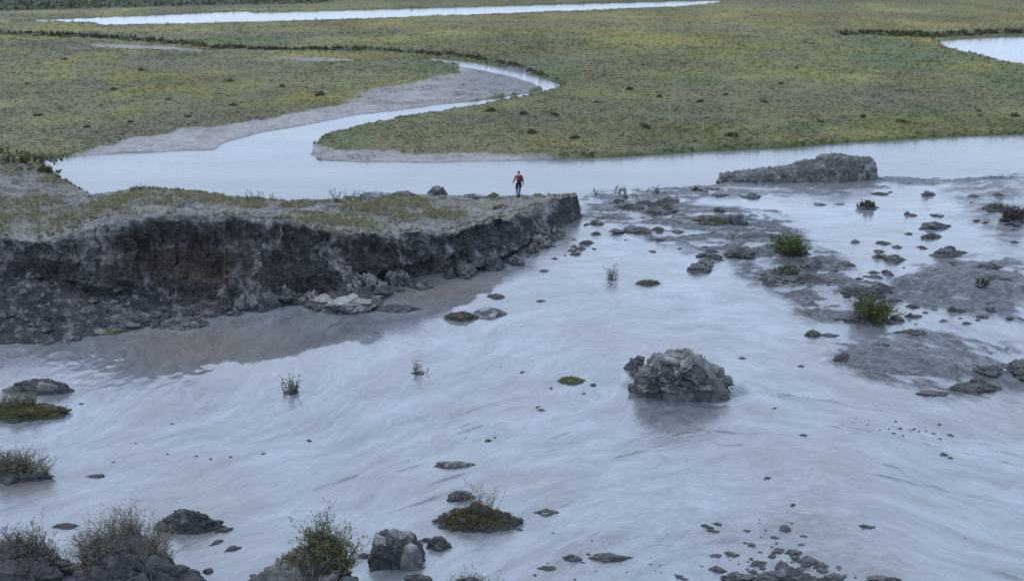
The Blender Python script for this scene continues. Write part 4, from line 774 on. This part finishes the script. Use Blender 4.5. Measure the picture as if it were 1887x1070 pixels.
ONE = [(485,836,10,'right end of the row of specks at left'),(425,842,8,'middle of the row of specks at left'),(388,846,9,'left part of the row of specks at left'),(362,840,8,'upper left of the row of specks at left'),(308,836,8,'far left of the row of specks'),(250,817,7,'pale mud between the left clods'),(317,780,10,'mud left of centre under the twiggy clump'),(570,812,12,'mud left of centre above the log-shaped clod'),
       (962,686,8,'mud left of the bright moss mat'),(923,676,6,'mud just below the reflection pool'),(990,750,10,'upper of two slivers below the bright moss mat'),(998,756,16,'lower of two slivers below the bright moss mat'),(900,812,14,'tangle of twigs above the turf-topped clod'),(912,806,8,'right bit of the tangle above the turf-topped clod'),(858,806,7,'left of the tangle above the turf-topped clod'),
       (1368,660,14,'mud just right of the largest clod'),(1480,802,16,'mud below and right of the largest clod'),(1427,752,9,'mud between the largest clod and the ringed mound'),(1476,675,12,'mud left of the ringed mound'),(1415,881,18,'lone stick-like crumb in the lower right mud'),(1462,930,12,'crumb above the bottom rubble'),(1594,970,26,'long sliver right of the bottom rubble'),(1740,838,16,'left of a pair of lumps at right'),(1752,844,12,'right of a pair of lumps at right'),
       (1778,991,7,'lone speck near the lower right corner'),(1752,802,12,'right of the sprinkle of specks'),(1303,970,22,'left of the three lumps above the rubble'),(1322,966,18,'middle of the three lumps above the rubble'),(1313,978,22,'lowest of the three lumps above the rubble'),(1374,977,16,'alone right of the three lumps above the rubble'),(1428,990,14,'alone above the middle of the rubble'),(1480,988,16,'alone above the right part of the rubble'),
       (400,1000,26,'beside the rounded dark clod, upper'),(430,1012,28,'beside the rounded dark clod, lower'),(412,977,30,'pale scrap touching the rounded dark clod'),(1020,982,9,'left speck right of the turf-topped clod'),(958,975,14,'at the right foot of the turf-topped clod'),(1348,715,8,'at the right side of the largest clod'),(470,1062,22,'left foot of the shrub-crowned clod'),(492,1050,18,'against the left side of the shrub-crowned clod')]
for a, b_, w_, t_ in ONE: crumb(a, b_, w_, 'dark crumb: ' + t_, None, asp=.5)
# rubble on the earth slide
for i in range(36):
    q = onbank(random.uniform(0, 330), random.uniform(500, 628)); s_ = random.uniform(.15, .5); o = bpy.data.objects.new('fallen_lump', random.choice(LM)); COL.objects.link(o); o.location = q + np.array([0, 0, -.03]); o.scale = (s_, s_, s_ * .9); o.rotation_euler[2] = random.uniform(0, 6)
    tag(o, 'small fallen lump on the dark earth slide at left', 'earth lump', 'lumps on the earth slide')

# ------------------------------------------------------------------ the walker on the bank
def skinned(name, pts, edges, mat, parent, sub=2, root=0):
    me = bpy.data.meshes.new(name); me.from_pydata([p[:3] for p in pts], edges, []); me.materials.append(mat)
    o = bpy.data.objects.new(name, me); COL.objects.link(o); o.parent = parent
    o.modifiers.new('skin', 'SKIN').use_smooth_shade = True
    sv = me.skin_vertices[0].data
    for i, p in enumerate(pts): sv[i].radius = (p[3], p[4] if len(p) > 4 else p[3]); sv[i].use_root = i == root
    m_ = o.modifiers.new('sub', 'SUBSURF'); m_.levels = m_.render_levels = sub; return o
q = onbank(956, 364)
man = bpy.data.objects.new('person', None); COL.objects.link(man); man.location = (q[0], q[1], q[2] - .02)
tag(man, 'person walking away along the bank in an orange-brown jacket and grey-blue trousers', 'person')
SK = plain('skin', (.32, .19, .13), .6); JK = plain('orange_jacket', (.26, .07, .035), .8); TR = plain('trousers', (.085, .105, .125), .85); BT = plain('boot_leather', (.03, .025, .022), .7); HR = plain('dark_cap', (.012, .013, .018), .8); DK = plain('dark_cloth', (.018, .02, .024), .85); PK = plain('pack_cloth', (.05, .022, .02), .75)
# joints: left is the viewer's left
body = [(0,0,.95,.14,.10),(0,0,1.12,.125,.09),(0,.0,1.30,.15,.10),(0,.0,1.43,.11,.08),(0,.01,1.49,.05),(0,.02,1.56,.062,.075),(0,.025,1.64,.078,.09),(0,.02,1.70,.062,.07),(0,.125,1.615,.014),(-.09,.02,1.625,.014,.02),(.09,.02,1.625,.014,.02)]
be = [(0,1),(1,2),(2,3),(3,4),(4,5),(5,6),(6,7),(6,8),(6,9),(6,10)]
def chain(P0, pts_):
    a = P0
    for p in pts_: body.append(p); be.append((a, len(body) - 1)); a = len(body) - 1
    return a
LH = chain(3, [(-.19,.0,1.42,.055),(-.27,-.02,1.16,.042),(-.33,.14,1.02,.03),(-.35,.20,.97,.034,.018)])
RH = chain(3, [(.19,.0,1.42,.055),(.26,-.05,1.14,.042),(.29,.0,.90,.028),(.295,.02,.83,.036,.018)])
for hnd, sx in ((LH, -1), (RH, 1)):
    hx_, hy_, hz_ = body[hnd][:3]
    for f in range(4):
        L_ = (.075, .085, .08, .062)[f]; dy_ = (f - 1.5) * .020
        if sx > 0: chain(hnd, [(hx_, hy_ - dy_, hz_ - .045, .009), (hx_ - .008, hy_ - dy_, hz_ - .045 - L_ * .5, .0085), (hx_ - .03, hy_ - dy_, hz_ - .045 - L_ * .9, .0075)])
        else: chain(hnd, [(hx_ - dy_, hy_ + .035, hz_ - .02, .009), (hx_ - dy_, hy_ + .035 + L_ * .45, hz_ - .04, .0085), (hx_ - dy_, hy_ + .035 + L_ * .5, hz_ - .075, .0075)])
    if sx > 0: chain(hnd, [(hx_ - .01, hy_ + .04, hz_ - .0, .011), (hx_ - .02, hy_ + .055, hz_ - .045, .009)])
    else: chain(hnd, [(hx_ + .04, hy_ + .01, hz_ - .0, .011), (hx_ + .05, hy_ + .05, hz_ - .02, .009)])
chain(0, [(-.09,.0,.88,.085),(-.11,.10,.50,.055),(-.10,-.10,.14,.038),(-.10,.0,.05,.035)])
chain(0, [(.09,.0,.88,.085),(.06,.0,.48,.055),(.03,-.03,.10,.038),(.03,.10,.04,.035)])
skinned('body', body, be, SK, man)
skinned('jacket', [(0,0,.98,.165,.125),(0,0,1.14,.15,.115),(0,0,1.32,.175,.125),(0,0,1.43,.12,.10),(0,.01,1.49,.072),(-.195,0,1.42,.07),(-.27,-.02,1.16,.056),(-.325,.125,1.03,.042),(.195,0,1.42,.07),(.26,-.05,1.14,.056),(.288,-.005,.93,.042)], [(0,1),(1,2),(2,3),(3,4),(3,5),(5,6),(6,7),(3,8),(8,9),(9,10)], JK, man)
skinned('trousers', [(0,0,.98,.155,.118),(-.09,0,.86,.102),(-.11,.10,.50,.075),(-.10,-.08,.2,.062),(.09,0,.86,.102),(.06,0,.48,.075),(.03,-.03,.16,.062)], [(0,1),(1,2),(2,3),(0,4),(4,5),(5,6)], TR, man)
for sx, x_ in ((0, -.10), (1, .03)):
    skinned('boot', [(x_,-.025-.08*(1-sx),.22,.058),(x_,-.03-.08*(1-sx),.09,.055),(x_,.06-.08*(1-sx),.05,.05,.045),(x_,.14-.08*(1-sx),.04,.045,.035)], [(0,1),(1,2),(2,3)], BT, man)
skinned('cap', [(0,.02,1.62,.088,.098),(0,.02,1.70,.082,.09),(0,.02,1.745,.05)], [(0,1),(1,2)], HR, man)
skinned('hood', [(0,-.04,1.46,.09,.05),(0,-.06,1.52,.07,.04)], [(0,1)], plain('grey_hood', (.25, .27, .29), .8), man)
skinned('tied_jacket', [(.14,-.02,.98,.05,.14),(0,-.08,.99,.09,.06),(-.13,-.06,.93,.07,.09),(-.17,-.08,.78,.085,.05),(-.19,-.08,.62,.06,.04),(.12,-.1,.84,.07,.04),(.12,-.1,.70,.05,.035)], [(0,1),(1,2),(2,3),(3,4),(0,5),(5,6)], DK, man)
pk = bpy.data.objects.new('backpack', None); COL.objects.link(pk); pk.location = man.location; tag(pk, 'dark red-brown backpack carried on the back of the walking person', 'backpack')
skinned('pack_body', [(.05,-.20,1.04,.14,.085),(.05,-.21,1.22,.16,.09),(.04,-.20,1.38,.135,.08),(.02,-.17,1.45,.08,.05)], [(0,1),(1,2),(2,3)], PK, pk)
for x_ in (-.09, .12):
    skinned('strap', [(x_,-.13,1.40,.018),(x_,-.02,1.50,.02),(x_,.12,1.42,.02),(x_ * 1.2,.13,1.2,.018),(x_ * 1.5,0,1.06,.015),(x_ * .9,-.12,1.05,.015)], [(0,1),(1,2),(2,3),(3,4),(4,5)], DK, pk)
man.rotation_euler[2] = pk.rotation_euler[2] = R(8)
